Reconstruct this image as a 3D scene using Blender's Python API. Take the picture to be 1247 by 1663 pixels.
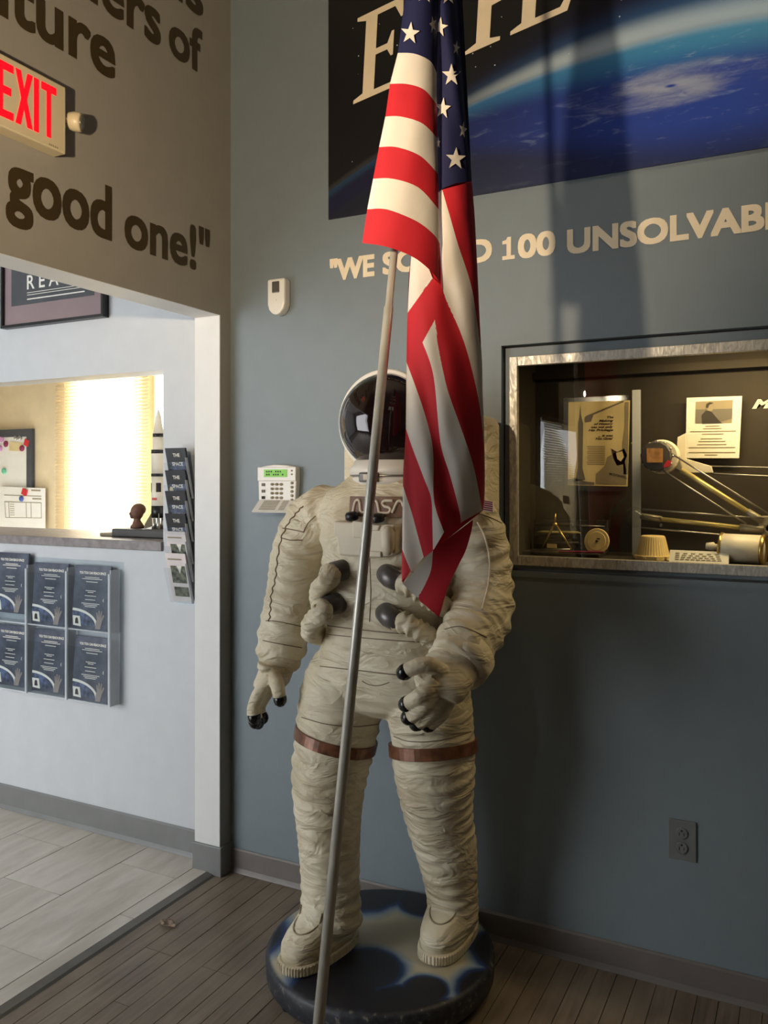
import bpy, bmesh, math, random
from mathutils import Vector, Matrix, noise
random.seed(7)
scene = bpy.context.scene
for o in list(bpy.data.objects): bpy.data.objects.remove(o)
col = scene.collection
PI = math.pi
# ------------------------------------------------------------------ camera
# room axes: blue wall = plane y 0, taupe wall = plane x 0, corner at the origin
FOC, HOR = 1350.0, 780.0
CAM = Vector((1.981, -2.586, 1.5))
yaw = math.atan2(.454, .891)
RT = Vector((math.cos(yaw), math.sin(yaw), 0)); FW = Vector((-math.sin(yaw), math.cos(yaw), 0))
cd = bpy.data.cameras.new('camera'); cam = bpy.data.objects.new('camera', cd); col.objects.link(cam)
cam.location = CAM; cam.rotation_euler = (PI/2, 0, yaw)
cd.sensor_fit = 'VERTICAL'; cd.sensor_height = 24; cd.sensor_width = 24
cd.lens = 24*FOC/1663; cd.shift_y = -(831.5-HOR)/1663; cd.clip_start = .05
scene.camera = cam
# ------------------------------------------------------------------ light
scene.view_settings.view_transform = 'Standard'; scene.view_settings.look = 'None'
scene.cycles.transparent_max_bounces = 32; scene.view_settings.gamma = 1; scene.view_settings.exposure = 0.0
w = bpy.data.worlds.new('sky'); scene.world = w; w.use_nodes = True
w.node_tree.nodes['Background'].inputs[0].default_value = (.96, .98, 1, 1)
w.node_tree.nodes['Background'].inputs[1].default_value = 4.0
def light(kind, name, loc, target, power, color, **k):
    l = bpy.data.lights.new(name, kind); l.energy = power; l.color = color
    o = bpy.data.objects.new(name, l); col.objects.link(o); o.location = loc
    o.rotation_euler = (Vector(target)-Vector(loc)).to_track_quat('-Z', 'Y').to_euler()
    for a, b in k.items(): setattr(l, a, b)
    return o
light('AREA', 'lobby_daylight', (-2.2, -3.45, 1.45), (-2.0, 0, 1.2), 44, (.97, .98, 1), shape='RECTANGLE', size=2.6, size_y=2.2)
light('AREA', 'office_daylight', (-1.86, 1.31, 1.65), (-1.86, 0, 1.6), 40, (1, .97, .9), shape='RECTANGLE', size=.7, size_y=1.2)
light('SPOT', 'track_lamp', (.86, -2.2, 2.0), (.50, 0, 2.86), 125, (1, .80, .54), spot_size=1.62, spot_blend=.9, shadow_soft_size=.03)
light('SPOT', 'poster_lamp', (2.3, -.75, 3.5), (1.95, 0, 2.35), 22, (1, .86, .62), spot_size=1.3, spot_blend=.8, shadow_soft_size=.08)
light('AREA', 'case_lamp', (2.17, .09, 1.905), (2.17, .25, 1.3), 11.0, (1, .74, .36), shape='RECTANGLE', size=1.15, size_y=.05)
light('AREA', 'hall_window_daylight', (-.02, -4.7, 1.5), (2, -4.5, 1.2), 8, (.9, .95, 1), shape='RECTANGLE', size=.9, size_y=.9)
light('AREA', 'hall_ceiling_lamp', (2.6, -3.4, 3.55), (2.4, -2.6, 0), 2.5, (1, .86, .68), shape='RECTANGLE', size=1.2, size_y=1.2)
# ------------------------------------------------------------------ materials
def lin(c):
    return tuple((v/255/12.92 if v <= 10 else ((v/255+.055)/1.055)**2.4) for v in c) + (1,)
class N:
    def __init__(s, name):
        s.m = bpy.data.materials.new(name); s.m.use_nodes = True; s.t = s.m.node_tree; s.n = s.t.nodes
        s.b = s.n['Principled BSDF']; s.out = s.n['Material Output']
    def add(s, typ, ins={}, **k):
        n = s.n.new(typ)
        for a, b in k.items(): setattr(n, a, b)
        for a, b in ins.items(): s.set(n.inputs[a], b)
        return n
    def set(s, inp, v):
        if isinstance(v, bpy.types.NodeSocket): s.t.links.new(v, inp)
        elif isinstance(v, bpy.types.Node): s.t.links.new(v.outputs[0], inp)
        else: inp.default_value = v
    def math(s, op, a, b=0.0, c=0.0, clamp=False):
        return s.add('ShaderNodeMath', {0: a, 1: b, 2: c}, operation=op, use_clamp=clamp)
    def mix(s, f, a, b):
        n = s.add('ShaderNodeMix', data_type='RGBA'); s.set(n.inputs[0], f); s.set(n.inputs[6], a); s.set(n.inputs[7], b)
        return n.outputs[2]
    def obj(s): return s.add('ShaderNodeTexCoord').outputs['Object']
    def noise(s, scale, detail=4, vec=None, rough=.5, dist=0):
        n = s.add('ShaderNodeTexNoise', {'Scale': scale, 'Detail': detail, 'Roughness': rough, 'Distortion': dist})
        s.set(n.inputs['Vector'], vec or s.obj()); return n.outputs[0]
    def ramp(s, f, stops):
        n = s.add('ShaderNodeValToRGB', {0: f}); e = n.color_ramp.elements
        while len(e) < len(stops): e.new(.5)
        for i, (p, c) in enumerate(stops): e[i].position = p; e[i].color = c if len(c) == 4 else c+(1,)
        return n.outputs[0]
    def bump(s, h, st=.3, d=.01):
        s.set(s.b.inputs['Normal'], s.add('ShaderNodeBump', {'Height': h, 'Strength': st, 'Distance': d}))
    def p(s, **k):
        for a, b in k.items(): s.set(s.b.inputs[a.replace('_', ' ')], b)
        return s
M = {}
def plain(name, c, rough=.5, metal=0.0, var=.06, scale=12, bump=0.0, bscale=200, **k):
    n = N(name); a = lin(c); nz = n.noise(scale, 3)
    lo = tuple(v*(1-var*2) for v in a[:3])+(1,); hi = tuple(min(1, v*(1+var)) for v in a[:3])+(1,)
    n.p(Base_Color=n.ramp(nz, [(.3, lo), (.7, hi)]), Roughness=rough, Metallic=metal)
    if bump: n.bump(n.noise(bscale, 2), bump, .002)
    for a_, b_ in k.items(): n.p(**{a_: b_})
    M[name] = n.m; return n
plain('blue_paint', (120, 130, 136), .5, bump=.12, bscale=260, var=.02)
plain('taupe_paint', (152, 146, 137), .55, bump=.12, bscale=260, var=.02)
plain('grey_paint', (199, 201, 204), .55, bump=.08, bscale=260, var=.015)
plain('white_trim', (222, 221, 219), .5, var=.015)
plain('cream_wall', (225, 205, 165), .6, var=.03)
plain('ceiling_paint', (200, 198, 192), .8)
plain('baseboard_vinyl', (122, 122, 121), .45, var=.03)
plain('baseboard_brown', (112, 104, 98), .45, var=.04)
plain('black', (18, 18, 20), .35); plain('black_gloss', (24, 23, 24), .12)
plain('dark_rubber', (50, 48, 47), .22); plain('gunmetal', (96, 92, 88), .3, .35)
plain('white_plastic', (226, 221, 212), .35, var=.02); plain('ivory', (210, 194, 160), .4, var=.02)
plain('lamp_lens', (120, 118, 112), .15, .5)
plain('steel', (178, 176, 170), .3, .9); plain('brass', (212, 180, 108), .28, .9); plain('gold_rod', (214, 198, 130), .35, .5)
plain('counter_wood', (134, 126, 124), .45, var=.15, scale=30)
plain('red', (205, 40, 48), .5); plain('pink', (214, 150, 196), .4); plain('green', (120, 205, 165), .4); plain('blue', (70, 96, 170), .4); plain('maroon', (140, 40, 78), .4)
plain('paper', (236, 232, 220), .7, var=.02); plain('aged_paper', (226, 205, 150), .7, var=.06); plain('ink', (52, 48, 42), .7); plain('ink_light', (150, 138, 112), .7); plain('ink_grey', (112, 106, 96), .7)
plain('bust_clay', (122, 84, 66), .6, var=.2); plain('plinth', (70, 68, 66), .5)
plain('case_dark', (46, 38, 27), .7, var=.08); plain('tool_case', (40, 34, 30), .6)
plain('mauve', (142, 122, 124), .7, var=.02); plain('charcoal', (70, 72, 76), .6)
plain('copper_band', (126, 82, 58), .32, .25, var=.25, scale=40)
plain('patch_brown', (112, 76, 50), .5, var=.12); plain('letter_cream', (214, 202, 178), .5)
plain('seam_brown', (118, 98, 74), .6); plain('vinyl_brown', (62, 48, 22), .4, var=.05)
plain('poster_letter', (240, 222, 192), .5, var=.04)
plain('metal_pole', (214, 210, 198), .3, .3, var=.1, scale=8)
plain('flag_red', (206, 32, 46), .75, bump=.4, bscale=30, var=.03); plain('flag_white', (236, 226, 214), .75, bump=.4, bscale=30, var=.02); plain('flag_blue', (28, 32, 78), .75, bump=.4, bscale=30)
plain('model_white', (226, 218, 200), .4); plain('model_cream', (228, 202, 140), .5); plain('model_grey', (150, 142, 120), .4, .3)
plain('brochure_black', (26, 26, 32), .3); plain('brochure_blue', (84, 96, 128), .3, var=.5, scale=40); plain('brochure_pink', (226, 214, 212), .4); plain('photo_green', (110, 112, 92), .4, var=.5, scale=70)
plain('plate_wood', (196, 140, 78), .5, var=.2, scale=60); plain('leaf', (150, 128, 108), .7, var=.3, scale=60)
plain('strip_metal', (120, 116, 110), .35, .5); plain('outlet_grey', (112, 114, 112), .4, var=.02)
plain('blind_slat', (238, 226, 196), .6, var=.01, Transmission_Weight=0.0)
plain('skin_print', (150, 138, 132), .5)
def emis(name, c, st):
    n = N(name); n.p(Base_Color=lin(c), Emission_Color=lin(c), Emission_Strength=st, Roughness=.4); M[name] = n.m
emis('exit_red', (255, 6, 24), 1.3); emis('lcd_green', (96, 160, 8), .45)
def suit():
    n = N('suit_cloth'); o = n.obj()
    n1 = n.noise(9, 5, o); base = n.ramp(n1, [(.25, lin((186, 170, 138))), (.5, lin((213, 201, 173))), (.8, lin((222, 212, 188)))])
    n.p(Base_Color=base, Roughness=.5)
    sc = n.add('ShaderNodeMapping', {'Vector': o, 'Scale': (1, 1, 2.6)})
    cr = n.math('SUBTRACT', 1.0, n.math('ABSOLUTE', n.math('SUBTRACT', n.math('MULTIPLY', n.noise(6.5, 3, sc.outputs[0], .55, .9), 4.0), 2.0)), clamp=True); fine = n.noise(330, 2, o)
    n.bump(n.math('ADD', n.math('MULTIPLY', cr, 1.0), n.math('MULTIPLY', fine, .05)), .65, .010); M['suit'] = n.m
suit()
def visor():
    n = N('visor_gloss'); n.p(Base_Color=lin((34, 22, 24)), Roughness=.04, Metallic=.55, Coat_Weight=1.0, Coat_Roughness=.02); M['visor'] = n.m
visor()
def glass(name, rough=.0, tint=(1, 1, 1, 1), ior=1.45, extra=0.0):
    n = N(name); tr = n.add('ShaderNodeBsdfTransparent', {0: tint}); gl = n.add('ShaderNodeBsdfGlossy', {'Roughness': rough})
    fr = n.add('ShaderNodeFresnel', {0: ior}); bk = n.add('ShaderNodeNewGeometry').outputs['Backfacing']; f = n.math('MULTIPLY', n.math('ADD', fr, extra, clamp=True), n.math('SUBTRACT', 1.0, bk))
    mx = n.add('ShaderNodeMixShader', {0: f, 1: tr, 2: gl}); n.t.links.new(mx.outputs[0], n.out.inputs[0]); M[name] = n.m
glass('case_glass', .01, (.93, .94, .93, 1), 1.6, .03); glass('acrylic', .12, (.93, .95, .96, 1), 1.35, .02); 
n = N('acrylic_edge'); tr = n.add('ShaderNodeBsdfTransparent', {0: (.93, .95, .97, 1)}); n.p(Base_Color=lin((226, 230, 234)), Roughness=.12)  # clear acrylic with white mixed in as a painted shine on its edges
mx = n.add('ShaderNodeMixShader', {0: .55, 1: tr.outputs[0], 2: n.b.outputs[0]}); n.t.links.new(mx.outputs[0], n.out.inputs[0]); M['acrylic_edge'] = n.m
def brushed():
    n = N('brushed_aluminium'); o = n.obj()
    wv = n.add('ShaderNodeTexNoise', {'Vector': n.add('ShaderNodeMapping', {'Vector': o, 'Rotation': (0, .6, 0), 'Scale': (90, 90, 30)}), 'Scale': 1.0, 'Detail': 2.0, 'Distortion': 1.2}).outputs[0]
    n.p(Base_Color=n.ramp(wv, [(.3, lin((176, 170, 158))), (.7, lin((222, 216, 204)))]), Metallic=.55, Roughness=n.ramp(wv, [(.3, (.6,)*3), (.7, (.35,)*3)])); n.bump(wv, .35, .002); M['brushed'] = n.m
brushed()
def boards(name, c1, c2, c3):
    n = N(name); o = n.obj(); oi = n.add('ShaderNodeObjectInfo').outputs['Random']
    off = n.add('ShaderNodeCombineXYZ', {0: n.math('MULTIPLY', oi, 37.), 1: n.math('MULTIPLY', oi, 91.)})
    v = n.add('ShaderNodeVectorMath', {0: o, 1: off}, operation='ADD')
    g = n.noise(1.0, 6, n.add('ShaderNodeMapping', {'Vector': v, 'Scale': (60, 3.5, 20)}).outputs[0], .6)
    blot = n.noise(4.5, 4, n.add('ShaderNodeNewGeometry').outputs['Position'])
    c = n.mix(n.math('MULTIPLY', oi, .55), n.ramp(g, [(.3, lin(c1)), (.7, lin(c2))]), lin(c3))
    c = n.mix(n.ramp(blot, [(.42, (0,)*3), (.68, (.55,)*3)]), c, lin((150, 136, 118)))
    n.p(Base_Color=c, Roughness=n.ramp(blot, [(.3, (.32,)*3), (.7, (.55,)*3)])); n.bump(g, .15, .002); M[name] = n.m
boards('floor_wood', (98, 86, 74), (138, 123, 107), (110, 94, 76))
def tile():
    n = N('floor_tile'); o = n.obj(); oi = n.add('ShaderNodeObjectInfo').outputs['Random']
    v = n.add('ShaderNodeVectorMath', {0: o, 1: n.add('ShaderNodeCombineXYZ', {0: n.math('MULTIPLY', oi, 13.), 1: n.math('MULTIPLY', oi, 29.)})}, operation='ADD')
    g = n.noise(1.0, 5, n.add('ShaderNodeMapping', {'Vector': v, 'Scale': (14, 3, 8)}).outputs[0], .6, .5)
    n.p(Base_Color=n.ramp(g, [(.3, lin((186, 176, 162))), (.7, lin((216, 209, 198)))]), Roughness=.38); M['tile'] = n.m
tile()
plain('grout', (128, 124, 116), .8)
def sep(n, v):
    s = n.add('ShaderNodeSeparateXYZ', {0: v}); return s.outputs[0], s.outputs[1], s.outputs[2]
def sstep(n, v, a, b):
    m = n.add('ShaderNodeMapRange', {0: v, 1: a, 2: b}, interpolation_type='SMOOTHSTEP'); return m.outputs[0]
def space_print():           # printed picture: earth limb and storm, wall-plane metres
    n = N('space_print'); pos = n.add('ShaderNodeNewGeometry').outputs['Position']; x, y, z = sep(n, pos)
    dx = n.math('SUBTRACT', x, 1.65); dz = n.math('SUBTRACT', z, .126)
    d = n.math('SUBTRACT', n.math('SQRT', n.math('ADD', n.math('MULTIPLY', dx, dx), n.math('MULTIPLY', dz, dz))), 2.70)  # height above limb
    right = sstep(n, x, .55, 1.9); d = n.math('DIVIDE', d, n.math('ADD', .25, n.math('MULTIPLY', sstep(n, x, .6, 1.7), .75)))
    vo = n.add('ShaderNodeTexVoronoi', {'Vector': pos, 'Scale': 26.0}); st = n.math('LESS_THAN', vo.outputs['Distance'], .06)
    st = n.math('MULTIPLY', st, n.math('GREATER_THAN', n.noise(11, 1, pos), .5))
    space = n.mix(st, n.mix(n.math('MULTIPLY', right, sstep(n, d, .28, .02)), lin((10, 9, 12)), lin((16, 28, 78))), (.7, .72, .75, 1))
    cl = n.noise(9, 6, n.add('ShaderNodeMapping', {'Vector': pos, 'Rotation': (0, .12, 0), 'Scale': (1, 1, 4)}).outputs[0], .65, .6)
    sea = n.mix(right, lin((16, 18, 52)), lin((34, 66, 160)))
    sea = n.mix(n.math('MULTIPLY', sstep(n, d, -.14, -.02), n.math('ADD', n.math('MULTIPLY', right, .8), .1)), sea, lin((66, 150, 190)))
    sea = n.mix(n.math('MULTIPLY', n.math('MULTIPLY', sstep(n, cl, .55, .75), right), .55), sea, lin((170, 190, 220)))
    sea = n.mix(n.math('MULTIPLY', sstep(n, d, -.26, -.40), .75), sea, lin((22, 26, 36)))
    # storm
    ex = n.math('DIVIDE', n.math('SUBTRACT', x, 1.62), .27); ez = n.math('DIVIDE', n.math('SUBTRACT', n.math('SUBTRACT', z, 2.668), n.math('MULTIPLY', n.math('SUBTRACT', x, 1.62), -.03)), .078)
    r = n.math('SQRT', n.math('ADD', n.math('MULTIPLY', ex, ex), n.math('MULTIPLY', ez, ez)))
    ang = n.math('ARCTAN2', ez, ex)
    arm = n.math('SINE', n.math('ADD', n.math('MULTIPLY', ang, 2.0), n.math('MULTIPLY', r, 7.0)))
    nn = n.noise(14, 6, n.add('ShaderNodeMapping', {'Vector': pos, 'Scale': (.8, 1, 4.5)}).outputs[0], .75, .8)
    sw = n.math('ADD', n.math('SUBTRACT', 1.15, r), n.math('ADD', n.math('MULTIPLY', arm, .17), n.math('MULTIPLY', n.math('SUBTRACT', nn, .5), 1.1)))
    storm = n.math('MULTIPLY', sstep(n, sw, .15, 1.2), .68); storm = n.math('MULTIPLY', storm, sstep(n, r, .02, .09))
    sea = n.mix(storm, sea, lin((178, 184, 196)))
    c = n.mix(sstep(n, d, .004, -.012), space, sea)
    glow = n.math('MULTIPLY', n.math('MULTIPLY', sstep(n, d, .085, .02), sstep(n, d, -.03, .015)), n.math('ADD', n.math('MULTIPLY', sstep(n, x, .75, 1.5), .85), .03))
    c = n.mix(glow, c, lin((222, 232, 226)))
    halo = n.math('MULTIPLY', n.math('MULTIPLY', sstep(n, d, .16, .03), sstep(n, d, -.08, .02)), n.math('MULTIPLY', right, .5))
    c = n.mix(halo, c, lin((70, 130, 190)))
    n.p(Base_Color=c, Roughness=.45); M['space_print'] = n.m
space_print()
def disc_paint():
    n = N('disc_paint'); pos = n.obj(); x, y, z = sep(n, pos); f = None
    for (cx, cy, r) in DARK:
        d = n.math('DIVIDE', n.math('SQRT', n.math('ADD', n.math('POWER', n.math('SUBTRACT', x, cx), 2.0), n.math('POWER', n.math('SUBTRACT', y, cy), 2.0))), r)
        f = d if f is None else n.math('MINIMUM', f, d)
    f = n.math('ADD', f, n.math('MULTIPLY', n.math('SUBTRACT', n.noise(9, 2, pos), .5), .35))
    rad = n.math('SQRT', n.math('ADD', n.math('MULTIPLY', x, x), n.math('MULTIPLY', y, y)))
    top = n.ramp(f, [(.0, lin((20, 20, 27))), (.45, lin((22, 23, 33))), (.52, lin((30, 58, 104))), (.60, lin((128, 144, 156))), (.70, lin((176, 168, 146)))])
    f2 = n.math('MULTIPLY', f, .5); n.t.links.new(f2.outputs[0], [q for q in n.n if q.type == 'VALTORGB'][-1].inputs[0])
    side = n.ramp(n.noise(60, 4, pos), [(.3, lin((30, 31, 36))), (.62, lin((52, 54, 60))), (.74, lin((130, 122, 110)))])
    up = sstep(n, rad, .325, .338)
    n.p(Base_Color=n.mix(up, top, side), Roughness=.5); M['disc_paint'] = n.m
DARK = [(.030, -.140, .100), (.0, -.27, .125), (.02, .285, .09), (-.20, .27, .15), (.215, -.150, .062), (.18, -.26, .10), (.387, -.066, .10), (.37, .14, .12), (-.42, -.15, .145), (.31, -.26, .10)]
disc_paint()
# ------------------------------------------------------------------ mesh helpers
def wloc(o):
    v = Vector((0, 0, 0))
    while o: v += o.location; o = o.parent
    return v
def tag(o, label=None, cat=None, group=None, kind=None):
    for k, v in (('label', label), ('category', cat), ('group', group), ('kind', kind)):
        if v: o[k] = v
    return o
def empty(name, loc, label, cat, group=None):
    o = bpy.data.objects.new(name, None); col.objects.link(o); o.location = loc; o.empty_display_size = .05
    return tag(o, label, cat, group)
class MB:
    def __init__(s): s.v = []; s.f = []; s.mi = []
    def face(s, idx, m=0): s.f.append(idx); s.mi.append(m)
    def box(s, a, b, m=0):
        i = len(s.v); (x0, y0, z0), (x1, y1, z1) = [tuple(map(min, zip(a, b))), tuple(map(max, zip(a, b)))]
        s.v += [(x0, y0, z0), (x1, y0, z0), (x1, y1, z0), (x0, y1, z0), (x0, y0, z1), (x1, y0, z1), (x1, y1, z1), (x0, y1, z1)]
        for q in ((0, 3, 2, 1), (4, 5, 6, 7), (0, 1, 5, 4), (1, 2, 6, 5), (2, 3, 7, 6), (3, 0, 4, 7)): s.face([i+k for k in q], m)
        return s
    def prism(s, pts, d, m=0):             # polygon (3-D points) pushed along vector d
        i = len(s.v); n = len(pts); d = Vector(d); s.v += [tuple(p) for p in pts]+[tuple(Vector(p)+d) for p in pts]
        s.face(list(range(i, i+n)), m); s.face(list(range(i+2*n-1, i+n-1, -1)), m)
        for k in range(n): s.face([i+k, i+n+k, i+n+(k+1) % n, i+(k+1) % n], m)
        return s
    def rings(s, rings, m=0, cap=True):
        n = len(rings[0]); i0 = len(s.v)
        for r in rings: s.v += [tuple(p) for p in r]
        for a in range(len(rings)-1):
            for k in range(n):
                k2 = (k+1) % n; s.face([i0+a*n+k, i0+a*n+k2, i0+(a+1)*n+k2, i0+(a+1)*n+k], m)
        if cap: s.face([i0+k for k in range(n-1, -1, -1)], m); s.face([i0+(len(rings)-1)*n+k for k in range(n)], m)
        return s
    def tube(s, pts, rad, n=12, m=0, fold=None, flat=None, ref=None):
        pts = [Vector(p) for p in pts]; R = rad if isinstance(rad, (list, tuple)) else [rad]*len(pts); rs = []; u = None; dist = 0
        for k, p in enumerate(pts):
            t = (pts[min(k+1, len(pts)-1)]-pts[max(k-1, 0)]).normalized()
            if u is None:
                rr = Vector(ref) if ref else (Vector((0, 0, 1)) if abs(t.z) < .9 else Vector((1, 0, 0)))
                u = (rr-t*rr.dot(t)).normalized()
            else: u = (u-t*u.dot(t)).normalized()
            v = t.cross(u); ring = []
            if k: dist += (p-pts[k-1]).length
            for q in range(n):
                a = 2*PI*q/n; r = R[k]
                fu = 1
                if flat: fu = flat if not isinstance(flat, (list, tuple)) else flat[k]
                if fold: r += fold(dist, a)
                ring.append(p+u*(r*math.cos(a))+v*(r*fu*math.sin(a)))
            rs.append(ring)
        return s.rings(rs, m)
    def cyl(s, a, b, r, r2=None, n=20, m=0): return s.tube([a, b], [r, r if r2 is None else r2], n, m)
    def lathe(s, c, prof, axis=(0, 0, 1), n=32, m=0):
        ax = Vector(axis).normalized(); u = ax.orthogonal().normalized(); v = ax.cross(u); c = Vector(c)
        return s.rings([[c+ax*h+(u*math.cos(2*PI*k/n)+v*math.sin(2*PI*k/n))*max(r, 1e-4) for k in range(n)] for r, h in prof], m)
    def ball(s, c, r, n=16, m=0, sq=(1, 1, 1)):
        c = Vector(c); rr = []
        for j in range(n//2+1):
            t = PI*j/(n//2); rr.append([c+Vector((r*sq[0]*max(math.sin(t), 1e-3)*math.cos(2*PI*k/n), r*sq[1]*max(math.sin(t), 1e-3)*math.sin(2*PI*k/n), -r*sq[2]*math.cos(t))) for k in range(n)])
        return s.rings(rr, m)
    def sheet(s, grid, m=0):               # rows of points
        i = len(s.v); w_ = len(grid[0])
        for r in grid: s.v += [tuple(p) for p in r]
        for a in range(len(grid)-1):
            for b in range(w_-1): s.face([i+a*w_+b, i+a*w_+b+1, i+(a+1)*w_+b+1, i+(a+1)*w_+b], m)
        return s
    def build(s, name, mats, parent=None, smooth=False, bevel=0, keep=False):
        me = bpy.data.meshes.new(name); o = bpy.data.objects.new(name, me); col.objects.link(o)
        if parent: off = wloc(parent); o.parent = parent
        elif keep: off = Vector((0, 0, 0))
        else:
            xs, ys, zs = zip(*s.v); off = Vector(((min(xs)+max(xs))/2, (min(ys)+max(ys))/2, min(zs))); o.location = off
        me.from_pydata([tuple(Vector(p)-off) for p in s.v], [], s.f)
        for m in (mats if isinstance(mats, (list, tuple)) else [mats]): me.materials.append(M[m])
        for k, p in enumerate(me.polygons): p.material_index = s.mi[k]; p.use_smooth = smooth
        bm = bmesh.new(); bm.from_mesh(me); bmesh.ops.recalc_face_normals(bm, faces=bm.faces); bm.to_mesh(me); bm.free()
        if bevel:
            b = o.modifiers.new('bevel', 'BEVEL'); b.width = bevel; b.segments = 2; b.limit_method = 'ANGLE'
        return o
def structure(o): o['kind'] = 'structure'; return o
def crom(pts, n):                         # Catmull-Rom through tuples
    out = []; P_ = [pts[0]]+list(pts)+[pts[-1]]
    for i in range(1, len(P_)-2):
        for k in range(n):
            t = k/n; a, b, c, d = P_[i-1], P_[i], P_[i+1], P_[i+2]
            out.append(tuple(.5*((2*q1)+(-q0+q2)*t+(2*q0-5*q1+4*q2-q3)*t*t+(-q0+3*q1-3*q2+q3)*t**3) for q0, q1, q2, q3 in zip(a, b, c, d)))
    out.append(tuple(pts[-1])); return out
def text_geo(body, bold=0.0, shear=0.0):
    c = bpy.data.curves.new('t', 'FONT'); c.body = body; c.size = 1; c.offset = bold; c.shear = shear; c.resolution_u = 4
    o = bpy.data.objects.new('t', c); col.objects.link(o); dg = bpy.context.evaluated_depsgraph_get(); dg.update()
    me = o.evaluated_get(dg).to_mesh(); vs = [v.co.copy() for v in me.vertices]; fs = [list(p.vertices) for p in me.polygons]
    o.evaluated_get(dg).to_mesh_clear(); bpy.data.objects.remove(o); bpy.data.curves.remove(c)
    x0 = min(v.x for v in vs); x1 = max(v.x for v in vs); y0 = min(v.y for v in vs); y1 = max(v.y for v in vs)
    return vs, fs, (x0, x1, y0, y1)
def text(mb, body, org, ex, ez, width, height, bold=.02, m=0, shear=0.0, cap=None, grow=0.0):
    """letters fitted into width x height; org = lower left, ex/ez = unit directions. cap: letters whose height counts"""
    vs, fs, (x0, x1, y0, y1) = text_geo(body, bold, shear)
    if cap: _, _, (a, b, y0, y1) = text_geo(cap, bold)
    org = Vector(org); ex = Vector(ex); ez = Vector(ez); k_ = height/(y1-y0)*grow; nrm = ex.cross(ez)*.00004
    for q in range(9 if grow else 1):
        i = len(mb.v); o2 = org+nrm*q+((ex*round(math.cos(q*PI/4)*1.2)+ez*round(math.sin(q*PI/4)*1.2))*k_ if q < 8 and grow else Vector((0, 0, 0)))
        for v in vs: mb.v.append(tuple(o2+ex*((v.x-x0)/(x1-x0)*width)+ez*((v.y-y0)/(y1-y0)*height)))
        for f_ in fs: mb.face([i+k for k in f_], m)
    return mb
X, Y_, Z_ = Vector((1, 0, 0)), Vector((0, 1, 0)), Vector((0, 0, 1))
def ray(px, py): return RT*((px-623.5)/FOC)+FW+Z_*((HOR-py)/FOC)
def at(px, py, d): return CAM+ray(px, py)*d                       # point at a given distance into the room
def onY(px, py, y=0.0): r = ray(px, py); return CAM+r*((y-CAM.y)/r.y)   # point on a plane parallel to the blue wall
# ------------------------------------------------------------------ room shell
CX0, CX1, CZ0, CZ1 = 1.094, 2.80, 1.208, 1.937        # display case hole
mb = MB(); mb.box((0, 0, -.06), (5.2, .12, 0)).box((0, 0, 0), (CX0, .12, 3.6)).box((CX1, 0, 0), (5.2, .12, 3.6)).box((CX0, 0, 0), (CX1, .12, CZ0)).box((CX0, 0, CZ1), (CX1, .12, 3.6))
structure(mb.build('wall_back', 'blue_paint', keep=True))
T = .118
mb = MB(); mb.box((-T, -.062, 0), (0, 0, 3.6)).box((-T, -2.5, 2.126), (0, -.062, 3.6)).box((-T, -4.15, 0), (0, -2.5, 3.6)).box((-T, -5.25, 2.02), (0, -4.15, 3.6)).box((-T, -5.25, 0), (0, -4.15, .95)).box((-T, -6.2, 0), (0, -5.25, 3.6))
structure(mb.build('wall_left', 'taupe_paint', keep=True))
mb = MB(); mb.box((-T-.002, -.066, .0), (-.001, -.060, 2.126)).box((-T-.002, -2.5, 2.1245), (-.001, -.066, 2.130))
structure(mb.build('trim_1', 'white_trim', keep=True))
PX0, PZ0, PZ1 = -.337, 1.214, 1.946
mb = MB(); mb.box((PX0, 0, 0), (-.0, .12, 3.2)).box((-2.4, 0, 0), (PX0, .12, PZ0)).box((-2.4, 0, PZ1), (PX0, .12, 3.2)).box((-4.6, 0, 0), (-2.4, .12, 3.2))
mb.v = [(min(x, -.0005) if x > -.01 else x, y, z) for x, y, z in mb.v]
structure(mb.build('wall_lobby', 'grey_paint', keep=True))
mb = MB(); mb.box((-4.72, -3.7, 0), (-4.6, .12, 3.2)); structure(mb.build('wall_lobby_side', 'grey_paint', keep=True))
mb = MB(); mb.box((-4.6, -3.7, 0), (-3.7, -3.58, 3.2)).box((-.7, -3.7, 0), (-T, -3.58, 3.2)).box((-3.7, -3.7, 2.65), (-.7, -3.58, 3.2)).box((-3.7, -3.7, 0), (-.7, -3.58, .25))
structure(mb.build('wall_lobby_front', 'grey_paint', keep=True))
mb = MB(); mb.box((-4.72, -3.7, 3.2), (-T, .12, 3.3)); structure(mb.build('ceiling_lobby', 'ceiling_paint', keep=True))
mb = MB(); mb.box((-T, -6.3, 3.6), (5.2, .12, 3.7)); structure(mb.build('ceiling', 'ceiling_paint', keep=True))
mb = MB(); mb.box((5.2, -6.3, 0), (5.32, .12, 3.7)); structure(mb.build('wall_right', 'taupe_paint', keep=True))
mb = MB(); mb.box((-T, -6.3, 0), (5.2, -6.2, 3.6)); structure(mb.build('wall_front', 'taupe_paint', keep=True))
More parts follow.
